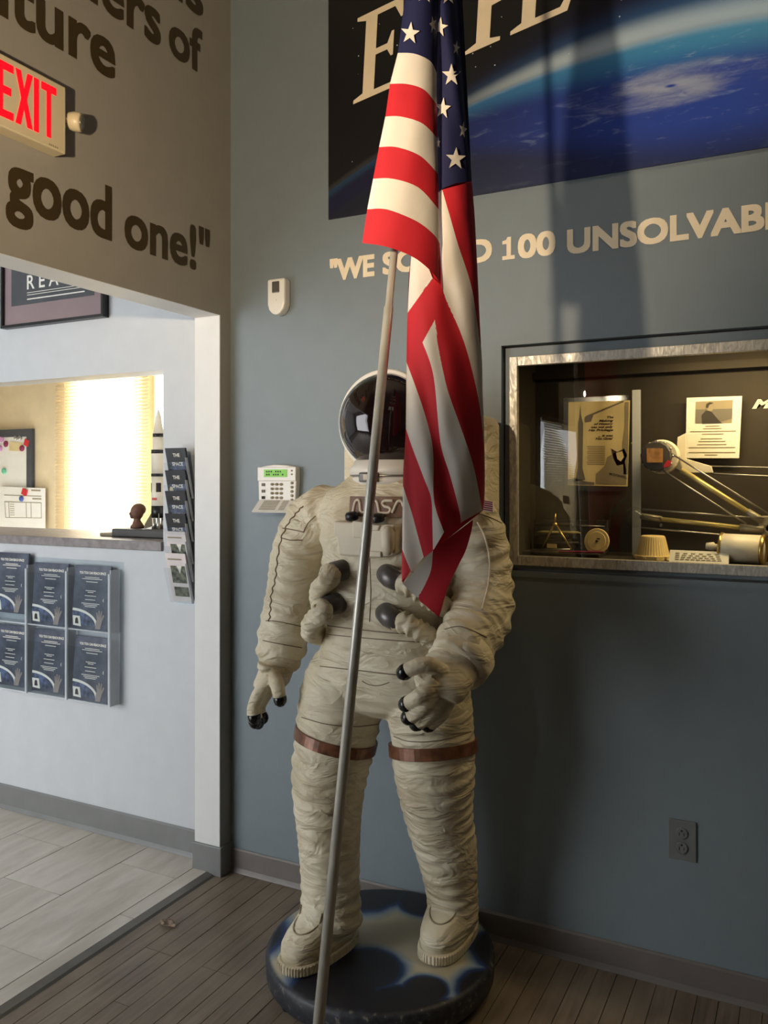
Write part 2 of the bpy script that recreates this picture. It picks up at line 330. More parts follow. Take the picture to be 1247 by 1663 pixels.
# office behind the hatch
OY = 1.2
mb = MB(); mb.box((-4, OY, 0), (-2.12, OY+.1, 3)).box((-1.58, OY, 0), (-1.484, OY+.012, 3)).box((-1.25, OY, 0), (.4, OY+.1, 3)).box((-2.12, OY, 2.3), (-1.25, OY+.1, 3)).box((-2.12, OY, 0), (-1.25, OY+.1, .95))
structure(mb.build('wall_office', 'cream_wall', keep=True))
mb = MB(); mb.box((-4, .12, 3), (.4, OY+.1, 3.1)); structure(mb.build('ceiling_office', 'ceiling_paint', keep=True))
mb = MB(); mb.box((-4.1, .12, 0), (-4, OY+.1, 3.1)); structure(mb.build('wall_office_side', 'cream_wall', keep=True))
mb = MB(); mb.box((.4, .36, 0), (.5, OY+.1, 3.1)); structure(mb.build('wall_office_end', 'cream_wall', keep=True))
# floors: single boards and tiles
sub = MB().box((0, -6.2, -.06), (5.2, 0, -.012)).build('floor', 'black', keep=True); structure(sub)
bm_ = {}
def board_mesh(L):
    k = round(L, 2)
    if k not in bm_:
        o = MB().box((-.0276, -L/2+.001, -.012), (.0276, L/2-.001, 0)).build('board', 'floor_wood', keep=True, bevel=0); bm_[k] = o.data; bpy.data.objects.remove(o)
    return bm_[k]
def add_piece(name, data, loc, parent):
    o = bpy.data.objects.new(name, data); col.objects.link(o); o.parent = parent; o.location = loc; return o
for i in range(52):
    x = -.03+.0575*i+.029; y = -.004; L = random.choice((.55, .8, 1.05, 1.3))
    if x > 2.95: break
    while y > -2.6:
        L = min(L, 2.9+y) if 2.9+y > .3 else .3
        add_piece('board', board_mesh(L), (x, y-L/2, random.uniform(-.0012, 0)), sub); y -= round(L, 2); L = random.choice((.75, 1.0, 1.25, 1.5))
MB().box((2.98, -6.2, -.012), (5.2, -.002, 0)).box((-.0, -6.2, -.012), (2.98, -2.95, 0)).build('far_boards', 'floor_wood', sub)['kind'] = 'stuff'
lob = MB().box((-4.6, -3.58, -.05), (-.05, -.0, .006)).build('floor_lobby', 'grout', keep=True); structure(lob)
tm = {}
def tile_mesh(w_, L):
    k = (round(w_, 3), round(L, 3))
    if k not in tm:
        o = MB().box((-w_/2+.002, -L/2+.002, -.006), (w_/2-.002, L/2-.002, .0)).build('tile', 'tile', keep=True); tm[k] = o.data; bpy.data.objects.remove(o)
    return tm[k]
edges = [-.055, -.122, -.405, -.705, -1.0, -1.3, -1.6, -1.9, -2.2, -2.5, -2.8]
for i in range(len(edges)-1):
    x1, x0 = edges[i], edges[i+1]; y = -.002 if i == 0 else 0.0
    if i == 0: y = -.066
    L = .39 if i == 0 else (.17 if i % 2 else .455)
    while y > -2.6:
        add_piece('tile', tile_mesh(x1-x0, L), ((x0+x1)/2, y-L/2, .011), lob); y -= L; L = .6
mb = MB(); mb.prism([(-.056, -2.5, .0), (-.020, -2.5, .0), (-.028, -2.5, .006), (-.056, -2.5, .0125)], (0, 2.432, 0))
structure(mb.build('trim_2', 'strip_metal', keep=True))
# baseboards
def bboard(name, a, b, mat, h=.098, t=.008):
    mb = MB(); a = Vector(a); b = Vector(b); d = (b-a).normalized(); nrm = Vector((d.y, -d.x, 0))
    prof = [(0, 0), (t+.006, 0), (t+.003, .008), (t, .018), (t, h-.006), (t-.004, h), (0, h)]
    mb.prism([a+nrm*q+Z_*r for q, r in prof], b-a); return structure(mb.build(name, mat, keep=True))
bboard('baseboard_back', (0.008, 0, 0), (5.2, 0, 0), 'baseboard_brown', .09)
bboard('baseboard_lobby', (-4.6, 0, .012), (-T, 0, .012), 'baseboard_vinyl', .108)
mb = MB(); mb.prism([(.010, 0.0, 0), (.010, -.074, 0), (-T-.009, -.074, 0), (-T-.009, 0.0, 0)], (0, 0, .112)); structure(mb.build('baseboard_left', 'baseboard_vinyl', keep=True, bevel=.004))
# ------------------------------------------------------------------ lettering on the walls
def words(name, label, mat, items, plane):
    e = empty(name, items[0][1], label, 'lettering')
    for body, org, wd, ht, bold, cap in items:
        mb = MB(); text(mb, body, org, Y_ if plane == 'x' else X, Z_, wd, ht, .004, 0, 0, cap, bold); mb.build('word', mat, e)
    return e
words('wall_quote', 'large dark brown vinyl words on taupe wall around the exit sign', 'vinyl_brown', [
    ('good', (.0015, -1.005, 2.268), .385, .108, .020, 'x'), ('one!"', (.0015, -.556, 2.268), .425, .150, .020, 'd'),
    ('future', (.0015, -1.165, 2.785), .56, .108, .020, 'x'), ('ners', (.0015, -.765, 2.99), .37, .108, .020, 'x'), ('of', (.0015, -.345, 2.99), .17, .150, .020, 'd'),
    ('us', (.0015, -.39, 3.20), .22, .108, .020, 'x')], 'x')
words('wall_motto', 'silvery capital letters on blue wall below the space poster', 'letter_silver' if 'letter_silver' in M else 'poster_letter', [
    ('"WE', (.448, -.0015, 2.221), .175, .070, .036, 'E'), ('SOLVED', (.662, -.0015, 2.221), .395, .070, .036, 'E'),
    ('00', (1.152, -.0015, 2.217), .116, .070, .036, 'E'), ('UNSOLVABLE', (1.312, -.0015, 2.212), .665, .070, .036, 'E')], 'y')
wm = bpy.data.objects['wall_motto']
MB().prism([(1.096+.042*u, -.0015, 2.216+.073*v) for u, v in ((0, 0), (1, 0), (1, .17), (.70, .17), (.70, 1), (.42, 1), (.30, .88), (0, .84), (0, .70), (.34, .70), (.34, .17), (0, .17))], (0, -.0003, 0)).build('word', 'poster_letter', wm)
# ------------------------------------------------------------------ space poster
e = empty('space_poster', (1.6, 0, 2.44), 'large space poster of blue earth and storm high on blue wall', 'poster')
MB().box((.442, -.007, 2.44), (2.9, -.001, 3.5)).build('sheet', 'space_print', e)
def bl(x): return 2.833+(x-.539)*.178
def letter(pts, x0, s=.30):      # letter outline in letter units, sheared with the rising baseline
    mb = MB(); q = []
    for u, v in pts:
        x = x0+u*s+v*s*.06; q.append((x, -.0085, bl(x0+u*s)+v*s))
    mb.prism(q, (0, .0012, 0)); return mb.build('letter', 'poster_letter', e)
serif = .05
letter([(0, 0), (.60, 0), (.66, .24), (.62, .24), (.52, .07), (.27, .07), (.27, .47), (.42, .47), (.47, .38), (.50, .38), (.50, .66), (.47, .66), (.42, .54), (.27, .54), (.27, .93), (.50, .93), (.58, .78), (.61, .78), (.60, 1), (0, 1), (0, .96), (.12, .92), (.12, .08), (0, .04)], .545)
letter([(0, 0), (.12, .0), (.33, .42), (.52, 0), (.75, 0), (.75, .04), (.66, .07), (.42, .52), (.66, .93), (.75, .96), (.75, 1), (.48, 1), (.36, .66), (.22, 1), (-.02, 1), (-.02, .96), (.08, .93), (.28, .56), (.08, .08), (0, .04)], .745)
letter([(0, 0), (.40, 0), (.40, .04), (.28, .07), (.28, .42), (.5, .44), (.64, .56), (.64, .86), (.5, 1), (0, 1), (0, .96), (.12, .92), (.12, .08), (0, .04)], .970)
letter([(0, 0), (.62, 0), (.70, .26), (.66, .26), (.54, .07), (.27, .07), (.27, .92), (.40, .96), (.40, 1), (0, 1), (0, .96), (.12, .92), (.12, .08), (0, .04)], 1.125)
o_ = [(.40+.40*math.cos(2*PI*k/28), .48+.51*math.sin(2*PI*k/28)) for k in range(28)]; i_ = [(.40+.24*math.cos(2*PI*k/28), .48+.44*math.sin(2*PI*k/28)) for k in range(28)]
mb = MB()
def lp(u, v, x0=1.37, s=.30): x = x0+u*s+v*s*.06; return (x, -.0085, bl(x0+u*s)+v*s)
mb.rings([[lp(*p) for p in o_], [lp(*p) for p in i_]], cap=False); mb.build('letter', 'poster_letter', e)
# ------------------------------------------------------------------ exit sign
EX = .05
e = empty('exit_sign', (0, -.99, 2.452), 'cream exit sign with glowing red letters on taupe wall', 'exit sign')
MB().box((0, -1.125, 2.452), (EX, -.843, 2.648)).build('housing', 'ivory', e, bevel=.004)
mb = MB()
def pl(pts, y0, z0, sx, sz): mb.prism([(EX+.0005, y0+u*sx, z0+v*sz) for u, v in pts], (.0012, 0, 0))
zb, hh = 2.479, .150
pl([(0, 0), (1, 0), (1, .14), (.36, .14), (.36, .43), (.86, .43), (.86, .57), (.36, .57), (.36, .86), (1, .86), (1, 1), (0, 1)], -1.077, zb, .052, hh)
pl([(0, 0), (.30, 0), (.5, .33), (.70, 0), (1, 0), (.66, .5), (1, 1), (.70, 1), (.5, .67), (.30, 1), (0, 1), (.34, .5)], -1.018, zb, .056, hh)
pl([(0, 0), (1, 0), (1, 1), (0, 1)], -.957, zb, .016, hh)
pl([(.36, 0), (.64, 0), (.64, .86), (1, .86), (1, 1), (0, 1), (0, .86), (.36, .86)], -.932, zb, .052, hh)
mb.build('exit_letters', 'exit_red', e)
mb = MB(); [mb.box((EX+.0002, -.905+.007*k, 2.458), (EX+.0008, -.901+.007*k, 2.463)) for k in range(5)]; mb.build('small_print', 'ink_light', e)
hd = MB().lathe((.045, -.800, 2.565), [(.0, -.034), (.014, -.032), (.024, -.022), (.028, -.006), (.028, .012), (.024, .016)], (.75, .45, -.1), 24).build('lamp_head', 'ivory', e, True)
MB().lathe((.045, -.800, 2.565), [(.024, .0155), (.015, .021), (.0, .023)], (.75, .45, -.1), 24).build('lens', 'lamp_lens', hd, True)
MB().cyl((.03, -.845, 2.56), (.04, -.815, 2.563), .008).build('lamp_arm', 'ivory', e, True)
# ------------------------------------------------------------------ small wall fittings
e = empty('motion_sensor', (.237, 0, 2.109), 'small white motion sensor high on blue wall', 'sensor')
pts = [(.199, 2.243), (.276, 2.243), (.276, 2.150), (.270, 2.130), (.256, 2.114), (.2375, 2.109), (.219, 2.114), (.205, 2.130), (.199, 2.150)]
MB().prism([(x, 0, z) for x, z in pts], (0, -.042, 0)).build('case', 'white_plastic', e, bevel=.008)
MB().box((.222, -.0455, 2.19), (.254, -.040, 2.232)).build('lens_window', 'lamp_lens', e, bevel=.003)
MB().ball((.238, -.042, 2.163), .004, 10).build('indicator', 'paper', e, True)
e = empty('alarm_keypad', (.23, 0, 1.37), 'white alarm keypad with green screen and open flap on blue wall', 'keypad')
kx0, kx1 = .151, .318
pts = [(kx0, 1.425), (kx1-.004, 1.425), (kx1, 1.49), (kx1, 1.548)]+[(kx0+(kx1-kx0)*(1-k/8), 1.548+.010*math.sin(PI*k/8)) for k in range(1, 8)]+[(kx0, 1.548), (kx0-.002, 1.495)]
MB().prism([(x, 0, z) for x, z in pts], (0, -.028, 0)).build('body', 'white_plastic', e, bevel=.004)
MB().box((kx0-.002, -.033, 1.497), (kx1+.001, -.026, 1.549)).build('top_panel', 'white_plastic', e, bevel=.003)
MB().box((.180, -.0345, 1.512), (.282, -.032, 1.540)).build('screen', 'lcd_green', e)
mb = MB(); [mb.box((.190+.010*k, -.0348, z_), (.196+.010*k, -.0344, z_+.006)) for z_ in (1.529, 1.518) for k in range(8) if (k+int(z_*1000)) % 4]
M['lcd_ink'] = M['ink']; mb.build('screen_print', 'lcd_ink', e)
for r in range(4):
    for c in range(3): MB().ball((.213+.020*c, -.029, 1.485-.0165*r), .0085, 10, 0, (1, .5, .62)).build('key', 'ink_light', e, True)
for r in range(5): MB().ball((.300, -.029, 1.490-.0155*r), .007, 10, 0, (1, .5, .8)).build('round_key', 'ink_light', e, True)
for r in range(3): MB().box((.166, -.031, 1.478-.024*r), (.181, -.027, 1.489-.024*r)).build('square_key', 'ink_grey' if r < 2 else 'ink', e, bevel=.001)
for r in range(2): MB().ball((.302, -.033, 1.535-.013*r), .005, 8, 0, (1, .5, .7)).build('round_key', 'ink_light', e, True)
fl = MB().prism([(kx0+.004, -.026, 1.425), (kx1-.006, -.026, 1.425), (kx1-.006, -.075, 1.382), (kx0+.004, -.075, 1.382)], (0, -.002, .003)).build('flap', 'white_plastic', e)
mb = MB()
for r in range(7):
    t = .1+.8*r/7
    for a, b in ((.03, .10), (.115, .14)): mb.prism([(kx0+a, -.0285-.049*t, 1.4285-.043*t), (kx0+b, -.0285-.049*t, 1.4285-.043*t), (kx0+b, -.0285-.049*(t+.05), 1.4285-.043*(t+.05)), (kx0+a, -.0285-.049*(t+.05), 1.4285-.043*(t+.05))], (0, -.0004, .0004))
mb.build('flap_print', 'ink_light', fl)
e = empty('wall_outlet', (1.65, 0, .38), 'grey double power outlet low on the dark blue wall', 'outlet')
MB().box((1.612, -.006, .38), (1.691, 0, .498)).build('plate', 'outlet_grey', e, bevel=.002)
for zc in (.46, .418):
    s_ = MB().lathe((1.651, -.006, zc), [(.017, 0), (.017, .003), (.0155, .004), (0, .004)], (0, -1, 0), 20).build('socket', 'outlet_grey', e)
    mb = MB(); mb.box((1.6435, -.0108, zc-.006), (1.6455, -.0098, zc+.003)).box((1.6565, -.0108, zc-.006), (1.6585, -.0098, zc+.003)).lathe((1.651, -.0098, zc+.0085), [(.003, 0), (.003, .001)], (0, -1, 0), 10); mb.build('slots', 'black', s_)
# ------------------------------------------------------------------ display case in the blue wall
e = empty('display_case', (1.95, 0, 1.208), 'recessed glass display case with brushed metal frame in blue wall', 'display case')
MB().box((1.076, -.005, 1.19), (CX0, 0, 1.955)).box((CX0, -.005, CZ1), (CX1+.02, 0, 1.955)).box((CX0, -.005, 1.19), (CX1+.02, 0, CZ0)).build('molding', 'blue_paint', e)
mb = MB(); fx = 1.1185; mb.box((CX0+.006, .02, CZ0+.006), (fx, .035, CZ1-.006)).box((fx, .02, 1.900), (CX1, .035, CZ1-.006)).box((fx, .02, CZ0+.006), (CX1, .035, 1.226)).build('backing_frame', 'blue_paint', e)
MB().box((fx, .0, 1.226), (1.146, .02, 1.900)).build('frame_stile', 'brushed', e, bevel=.002)
MB().box((1.146, .0, 1.869), (CX1, .02, 1.900)).build('frame_rail', 'brushed', e, bevel=.002)
MB().box((1.146, .0, 1.226), (CX1, .02, 1.257)).build('frame_rail', 'brushed', e, bevel=.002)
MB().box((1.140, .012, 1.250), (CX1, .016, 1.875)).build('glass_pane', 'case_glass', e)
CD = .34
mb = MB(); mb.box((1.094, CD, 1.2), (2.85, CD+.01, 1.945)).build('back_panel', 'case_dark', e)
MB().box((1.094, .036, 1.2), (1.104, CD, 1.945)).build('side_panel', 'case_dark', e)
MB().box((2.80, .036, 1.2), (2.82, CD, 1.945)).build('side_panel', 'case_dark', e)
MB().box((1.104, .036, 1.92), (2.8, CD, 1.94)).build('top_panel', 'case_dark', e)
SH = 1.252
MB().box((1.104, .036, 1.215), (2.8, CD, SH)).build('shelf', 'case_dark', e)
MB().box((1.104, .30, 1.86), (2.8, CD, 1.885)).build('rail', 'case_dark', e)
mb = MB(); text(mb, 'M', onY(1221, 664, CD-.002), X, Z_, .062, .030, .05, 0, .35); mb.build('back_letter', 'model_white', e)
# framed page
yb = .325
def quad(px, y, th=.004): return [onY(a, b, y) for a, b in px]
e = empty('framed_page', onY(972, 798, yb), 'yellowed magazine page with rocket in clear holder inside the case', 'framed page')
MB().prism(quad([(915, 647), (1030, 641), (1028, 798), (914, 797)], yb), (0, .006, 0)).build('acrylic_holder', 'acrylic', e)
pgq = [onY(a, b, yb-.003) for a, b in ((923, 653), (1023, 650), (1019, 790), (922, 788))]
pg = MB().prism(pgq, (0, .0015, 0)).build('page', 'aged_paper', e)
def pgp(u, v, lift=.0008): # u right 0-1, v down 0-1
    a = pgq[0].lerp(pgq[1], u); b = pgq[3].lerp(pgq[2], u); p = a.lerp(b, v); p.y -= lift; return p
def ppoly(name, pts, mat, par=pg, f=pgp):
    return MB().prism([f(u, v) for u, v in pts], (0, -.0003, 0)).build(name, mat, par)
ppoly('rocket_picture', [(.2, .04), (.215, .16), (.25, .26), (.25, .8), (.30, .93), (.13, .95), (.17, .8), (.17, .26), (.19, .16)], 'ink_grey')
ppoly('tower_picture', [(.92, .02), (.98, .02), (1, .86), (.93, .86), (.9, .5), (.93, .3)], 'ink_light')
ppoly('crane_picture', [(.30, .17), (.9, .0), (.9, .02), (.42, .16), (.38, .24), (.28, .25), (.27, .2)], 'ink_grey')
ppoly('suit_picture', [(.48, .98), (.48, .86), (.62, .76), (.66, .66), (.80, .60), (.93, .66), (.97, .8), (.98, .98)], 'ink_light')
ppoly('helmet_picture', [(.72, .56), (.82, .6), (.93, .56), (.98, .64), (.93, .74), (.82, .76), (.76, .68)], 'ink')
ppoly('face_picture', [(.80, .61), (.90, .59), (.93, .66), (.88, .71), (.82, .68)], 'aged_paper', f=lambda u, v: pgp(u, v, .0014))
ppoly('ground_picture', [(0, .93), (.12, .91), (.3, .95), (.45, .96), (.45, .99), (0, .99)], 'ink_grey')
eu = (pgq[1]-pgq[0]).normalized()
for s_, u0, u1, v in (('The', .64, .745, .205), ('Making', .51, .745, .245), ('of History', .43, .745, .282), ('was not only', .38, .745, .318), ('His Privilege', .34, .745, .355), ('... it was', .50, .745, .42), ('His Goal', .46, .745, .455)):
    mb = MB(); L = (pgp(u1, v)-pgp(u0, v)).length; text(mb, s_, pgp(u0, v, .0012), eu, Z_, L, .008, .03, 0, .3, 'E'); mb.build('headline', 'ink', pg)
mb = MB(); text(mb, 'MCDONNELL', pgp(.70, .87, .0016), (eu-Z_*.22).normalized(), Z_, .062, .009, .02); mb.build('caption', 'ink', pg)
mb = MB()
for k in range(11):
    v = .53+.021*k; mb.prism([pgp(.32+.01*(k % 3), v), pgp(.62, v), pgp(.62, v+.008), pgp(.32+.01*(k % 3), v+.008)], (0, -.0003, 0))
mb.build('text_lines', 'ink_light', pg)
for px, py in ((919, 650), (1028, 645), (1026, 720), (917, 722)): MB().lathe(onY(px, py, yb-.001), [(.004, 0), (.003, .003), (0, .004)], (0, -1, 0), 10).build('screw', 'steel', e, True)
# memorial sheet
y2 = .31
mq = [onY(a, b, y2) for a, b in ((1115, 646), (1205, 643), (1200, 744), (1113, 744))]
e = empty('information_sheet', onY(1158, 744, y2), 'pale information sheet with black and white photo at back of case', 'sign')
sh = MB().prism(mq, (0, .004, 0)).build('sheet', 'paper', e)
def mp(u, v, lift=.0008):
    p = mq[0].lerp(mq[1], u).lerp(mq[3].lerp(mq[2], u), v); p.y -= lift; return p
ppoly('photo', [(.17, .07), (.84, .06), (.84, .43), (.17, .43)], 'ink_light', sh, mp)
l2 = lambda u, v: mp(u, v, .0014); l3 = lambda u, v: mp(u, v, .002)
ppoly('photo_dark', [(.17, .2), (.84, .2), (.84, .36), (.6, .42), (.17, .42)], 'ink_grey', sh, l2)
ppoly('photo_suit', [(.30, .43), (.28, .30), (.36, .22), (.46, .24), (.60, .38), (.66, .43)], 'ink', sh, l3)
ppoly('photo_head', [(.38, .22), (.36, .14), (.42, .09), (.50, .11), (.51, .19), (.46, .24)], 'ink_light', sh, lambda u, v: mp(u, v, .0026))
ppoly('photo_hair', [(.36, .17), (.37, .11), (.43, .085), (.50, .10), (.42, .13), (.40, .18)], 'ink', sh, lambda u, v: mp(u, v, .0032))
mb = MB()
for v, a, b in ((.47, .36, .62), (.51, .32, .66), (.555, .08, .92), (.60, .30, .70), (.675, .28, .68), (.72, .24, .74), (.77, .22, .76), (.82, .06, .92), (.90, .06, .93), (.94, .36, .60)):
    mb.prism([mp(a, v), mp(b, v), mp(b, v+.014), mp(a, v+.014)], (0, -.0003, 0))
mb.build('text_lines', 'ink_light', sh)
# spacecraft linkage model
e = empty('linkage_model', onY(1150, 880, .2), 'metal linkage model with pale struts and round drum inside the case', 'model')
yl = .19
def C(px, py, y=yl): return onY(px, py, y)
def rod(name, a, b, r, mat, y=yl, y_b=None, par=None): return MB().cyl(C(*a, y), C(*b, y if y_b is None else y_b), r, n=12).build(name, mat, par or e, True)
MB().lathe(C(1076, 742, yl+.03), [(.052, -.01), (.055, 0), (.055, .03), (.05, .04)], (0, -1, 0), 28).build('housing', 'model_white', e)
dr = MB().lathe(C(1067, 741, yl), [(.046, 0), (.049, .006), (.049, .022), (.044, .028), (0, .03)], (0, -1, 0), 14).build('drum', 'gunmetal', e)
MB().prism([C(1050, 728, yl-.033), C(1076, 728, yl-.033), C(1076, 751, yl-.033), C(1050, 751, yl-.033)], (0, .003, 0)).build('name_plate', 'plate_wood', dr)
for k in range(12):
    a = 2*PI*k/12; MB().ball(C(1067, 741, yl-.02)+Vector((math.cos(a)*.047, 0, math.sin(a)*.047)), .0055, 8).build('bolt', 'steel', dr, True)
MB().prism([C(1080, 756), C(1086, 747), C(1092, 750), C(1089, 757), C(1080, 760)], (0, -.03, 0)).build('red_flag', 'red', e)
MB().prism([C(1100, 710, .24), C(1114, 703, .24), C(1114, 745, .24), C(1155, 757, .24), C(1158, 768, .24), C(1115, 768, .24), C(1090, 752, .24), C(1098, 736, .24)], (0, .012, 0)).build('bracket', 'model_white', e, bevel=.002)
MB().prism([C(1085, 735), C(1102, 738), C(1110, 768), C(1098, 762), C(1080, 755)], (0, .02, 0)).build('arm_root', 'model_grey', e, bevel=.003)
rod('strut', (1106, 763), (1215, 832), .0085, 'gold_rod'); rod('strut_sleeve', (1213, 831), (1238, 846), .0115, 'model_grey')
rod('strut', (1072, 843), (1203, 857), .0075, 'gold_rod'); rod('strut_sleeve', (1040, 838), (1074, 843), .010, 'model_grey'); rod('strut_sleeve', (1201, 857), (1240, 860), .012, 'model_grey')
rod('wire_rod', (1086, 734), (1260, 842), .0028, 'steel', yl-.02); rod('wire_rod', (1073, 762), (1212, 851), .0028, 'steel', yl-.02)
rod('wire_rod', (1043, 827), (1240, 842), .0028, 'steel', yl-.015); rod('wire_rod', (1040, 857), (1178, 869), .0028, 'steel', yl-.015)
rod('wire_rod', (1156, 769), (1280, 775), .0028, 'steel', .25); rod('wire_rod', (1150, 757), (1280, 760), .002, 'steel', .25)
MB().ball(C(1030, 840), .034, 20).build('end_dome', 'acrylic', e, True)
MB().prism([C(1236, 838), C(1262, 838), C(1266, 868), C(1240, 872), C(1230, 858)], (0, .02, 0)).build('joint', 'model_grey', e, bevel=.004)
MB().lathe(C(1250, 858, yl-.001), [(.016, 0), (.016, .006), (.011, .006), (.011, 0)], (0, -1, 0), 20).build('joint_ring', 'steel', e)
MB().cyl(C(1250, 860, .2), Vector((C(1250, 860, .2).x, .2, SH)), .008).build('post', 'model_grey', e, True)
MB().ball(C(1073, 853), .006, 10).build('bolt', 'steel', e, True)
MB().box(Vector((C(1028, 700, .25).x-.003, .25, SH)), Vector((C(1040, 700, .25).x, .256, 1.80))).build('clear_upright', 'acrylic_edge', e)
# drafting set
e = empty('drafting_case', (1.30, .2, SH), 'open dark drafting instrument case with divider and pens in case corner', 'instrument case')
ya = .22
MB().prism([onY(866, 843, ya+.03), onY(987, 845, ya+.03), Vector((onY(987, 900, ya).x, ya, SH)), Vector((onY(866, 900, ya).x, ya, SH))], (0, .015, 0)).build('lid', 'tool_case', e, bevel=.003)
MB().box((onY(866, 903, ya).x, .09, SH), (onY(987, 903, ya).x, ya-.002, SH+.012)).build('tray', 'tool_case', e, bevel=.003)
for k, (a, b) in enumerate((((870, 852), (930, 852)), ((870, 872), (925, 872)), ((872, 882), (940, 882)))): MB().cyl(onY(*a, ya-.004), onY(*b, ya-.004), .006, n=10).build('groove_ridge', 'tool_case', e, True)
MB().tube([onY(872, 864, ya-.008), onY(881, 864, ya-.008), onY(938, 865, ya-.008), onY(944, 866, ya-.008)], [.002, .005, .005, .0008], 8).build('ruling_pen', 'gold_rod', e, True)
MB().tube([onY(934, 853, ya-.008), onY(946, 854, ya-.012), onY(982, 855, ya-.008)], [.001, .004, .0015], 8).build('ruling_pen', 'steel', e, True)
MB().box(onY(888, 883, ya-.012), onY(904, 890, ya-.006)).build('label_tag', 'model_cream', e)
e = empty('drawing_divider', (1.29, .15, SH), 'brass drawing divider standing open like a letter A', 'divider'); yd = .13
ap = onY(901, 850, yd)
for k, px in enumerate((879, 928)): MB().tube([ap, onY(px, 892, yd)], [.0045, .0022], 8).build('leg', 'brass', e, True)
MB().cyl(onY(901, 852, yd-.006), onY(901, 852, yd+.006), .008, n=14).build('hinge', 'brass', e, True); MB().tube([ap, onY(902, 834, yd)], [.004, .002], 8).build('handle', 'brass', e, True)
MB().cyl(onY(873, 892, yd-.004), onY(926, 892, yd-.004), .0018, n=8).build('needle', 'steel', e, True)
e = empty('slide_wheel', onY(969, 897, .14), 'round cream calculator disc leaning on the drafting case', 'disc')
MB().lathe(onY(969, 879, .125), [(.0, -.002), (.040, -.002), (.042, .001), (.040, .004), (.031, .004), (.030, .005), (0, .005)], (-.1, -1, .15), 36).build('disc', 'model_cream', e)
MB().lathe(onY(969, 879, .120), [(.004, 0), (.004, .003), (0, .003)], (-.1, -1, .15), 12).build('hub', 'ink', e); MB().box(onY(969, 874, .118), onY(974, 876, .119)).build('mark', 'ink', e)
e = empty('red_pencil', onY(940, 897, .085), 'red pencil lying along the front of the case shelf', 'pencil')
MB().cyl(onY(908, 896, .085), onY(980, 897, .085), .0035, n=6).build('shaft', 'maroon', e); MB().cyl(onY(908, 896, .085), onY(897, 896, .085), .0035, .0006, 6).build('point', 'brass', e)
e = empty('adapter_model', onY(1060, 905, .13), 'cream ribbed cone model on the case shelf', 'model')
c = onY(1060, 905, .13); c.z = SH
ring = lambda r, h, rib=0: [c+Vector(((r+(rib if k % 2 else 0))*math.cos(2*PI*k/72), (r+(rib if k % 2 else 0))*math.sin(2*PI*k/72), h)) for k in range(72)]
MB().rings([ring(.054, 0), ring(.054, .012), ring(.050, .013, .001), ring(.037, .068, .001), ring(.036, .072), ring(.033, .074)]).build('cone', 'model_cream', e)
for k in range(10):
    a = 2*PI*k/10; MB().box(c+Vector((math.cos(a)*.0545-.004, math.sin(a)*.0545-.004, .003)), c+Vector((math.cos(a)*.0545+.004, math.sin(a)*.0545+.004, .012))).build('block', 'model_cream', e)
e = empty('caption_card', onY(1135, 914, .06), 'small cream caption card leaning in front of the cone model', 'card')
cq = [onY(1088, 893, .075), onY(1184, 897, .075), onY(1183, 915, .055), onY(1086, 911, .055)]
for p in cq[2:]: p.z = SH+.001
cdp = MB().prism(cq, (0, .003, 0)).build('card', 'paper', e)
mb = MB()
for r in range(4):
    for k in range(6+r):
        u = .1+.8*k/(6+r); v = .2+.17*r; p = lambda u, v: cq[0].lerp(cq[1], u).lerp(cq[3].lerp(cq[2], u), v)+Vector((0, -.0008, 0)); mb.prism([p(u, v), p(u+.07, v), p(u+.07, v+.08), p(u, v+.08)], (0, -.0003, 0))
mb.build('text_lines', 'ink_light', cdp)
e = empty('capsule_model', onY(1200, 912, .15), 'white cylinder spacecraft model with golden end lying on case shelf', 'model')
a = onY(1172, 887, .115); b = onY(1240, 893, .115); b.y = .10; d = (b-a).normalized()
a.z = SH+.045; b.z = SH+.043
MB().tube([a, a+d*.004, b], [.040, .043, .043], 28).build('barrel', 'model_white', e, True)
MB().tube([a-d*.004, a+d*.003], [.046, .046], 28).build('rim', 'brass', e, True); MB().lathe(b, [(.044, -.006), (.046, 0), (.040, .006), (.028, -.002), (0, -.008)], d, 28).build('gold_end', 'brass', e, True)
MB().tube([a-d*.002, a-d*.02, a-d*.024, a-d*.045], [.010, .009, .014, .010], 16).build('nozzle', 'model_white', e, True)
# ------------------------------------------------------------------ lobby: hatch, office
e = empty('hatch_counter', (-1.35, .05, 1.2), 'grey wood counter of the bright office hatch', 'counter')
MB().box((-2.4, -.012, 1.214), (PX0, .45, 1.252)).build('counter_top', 'counter_wood', e, bevel=.003)
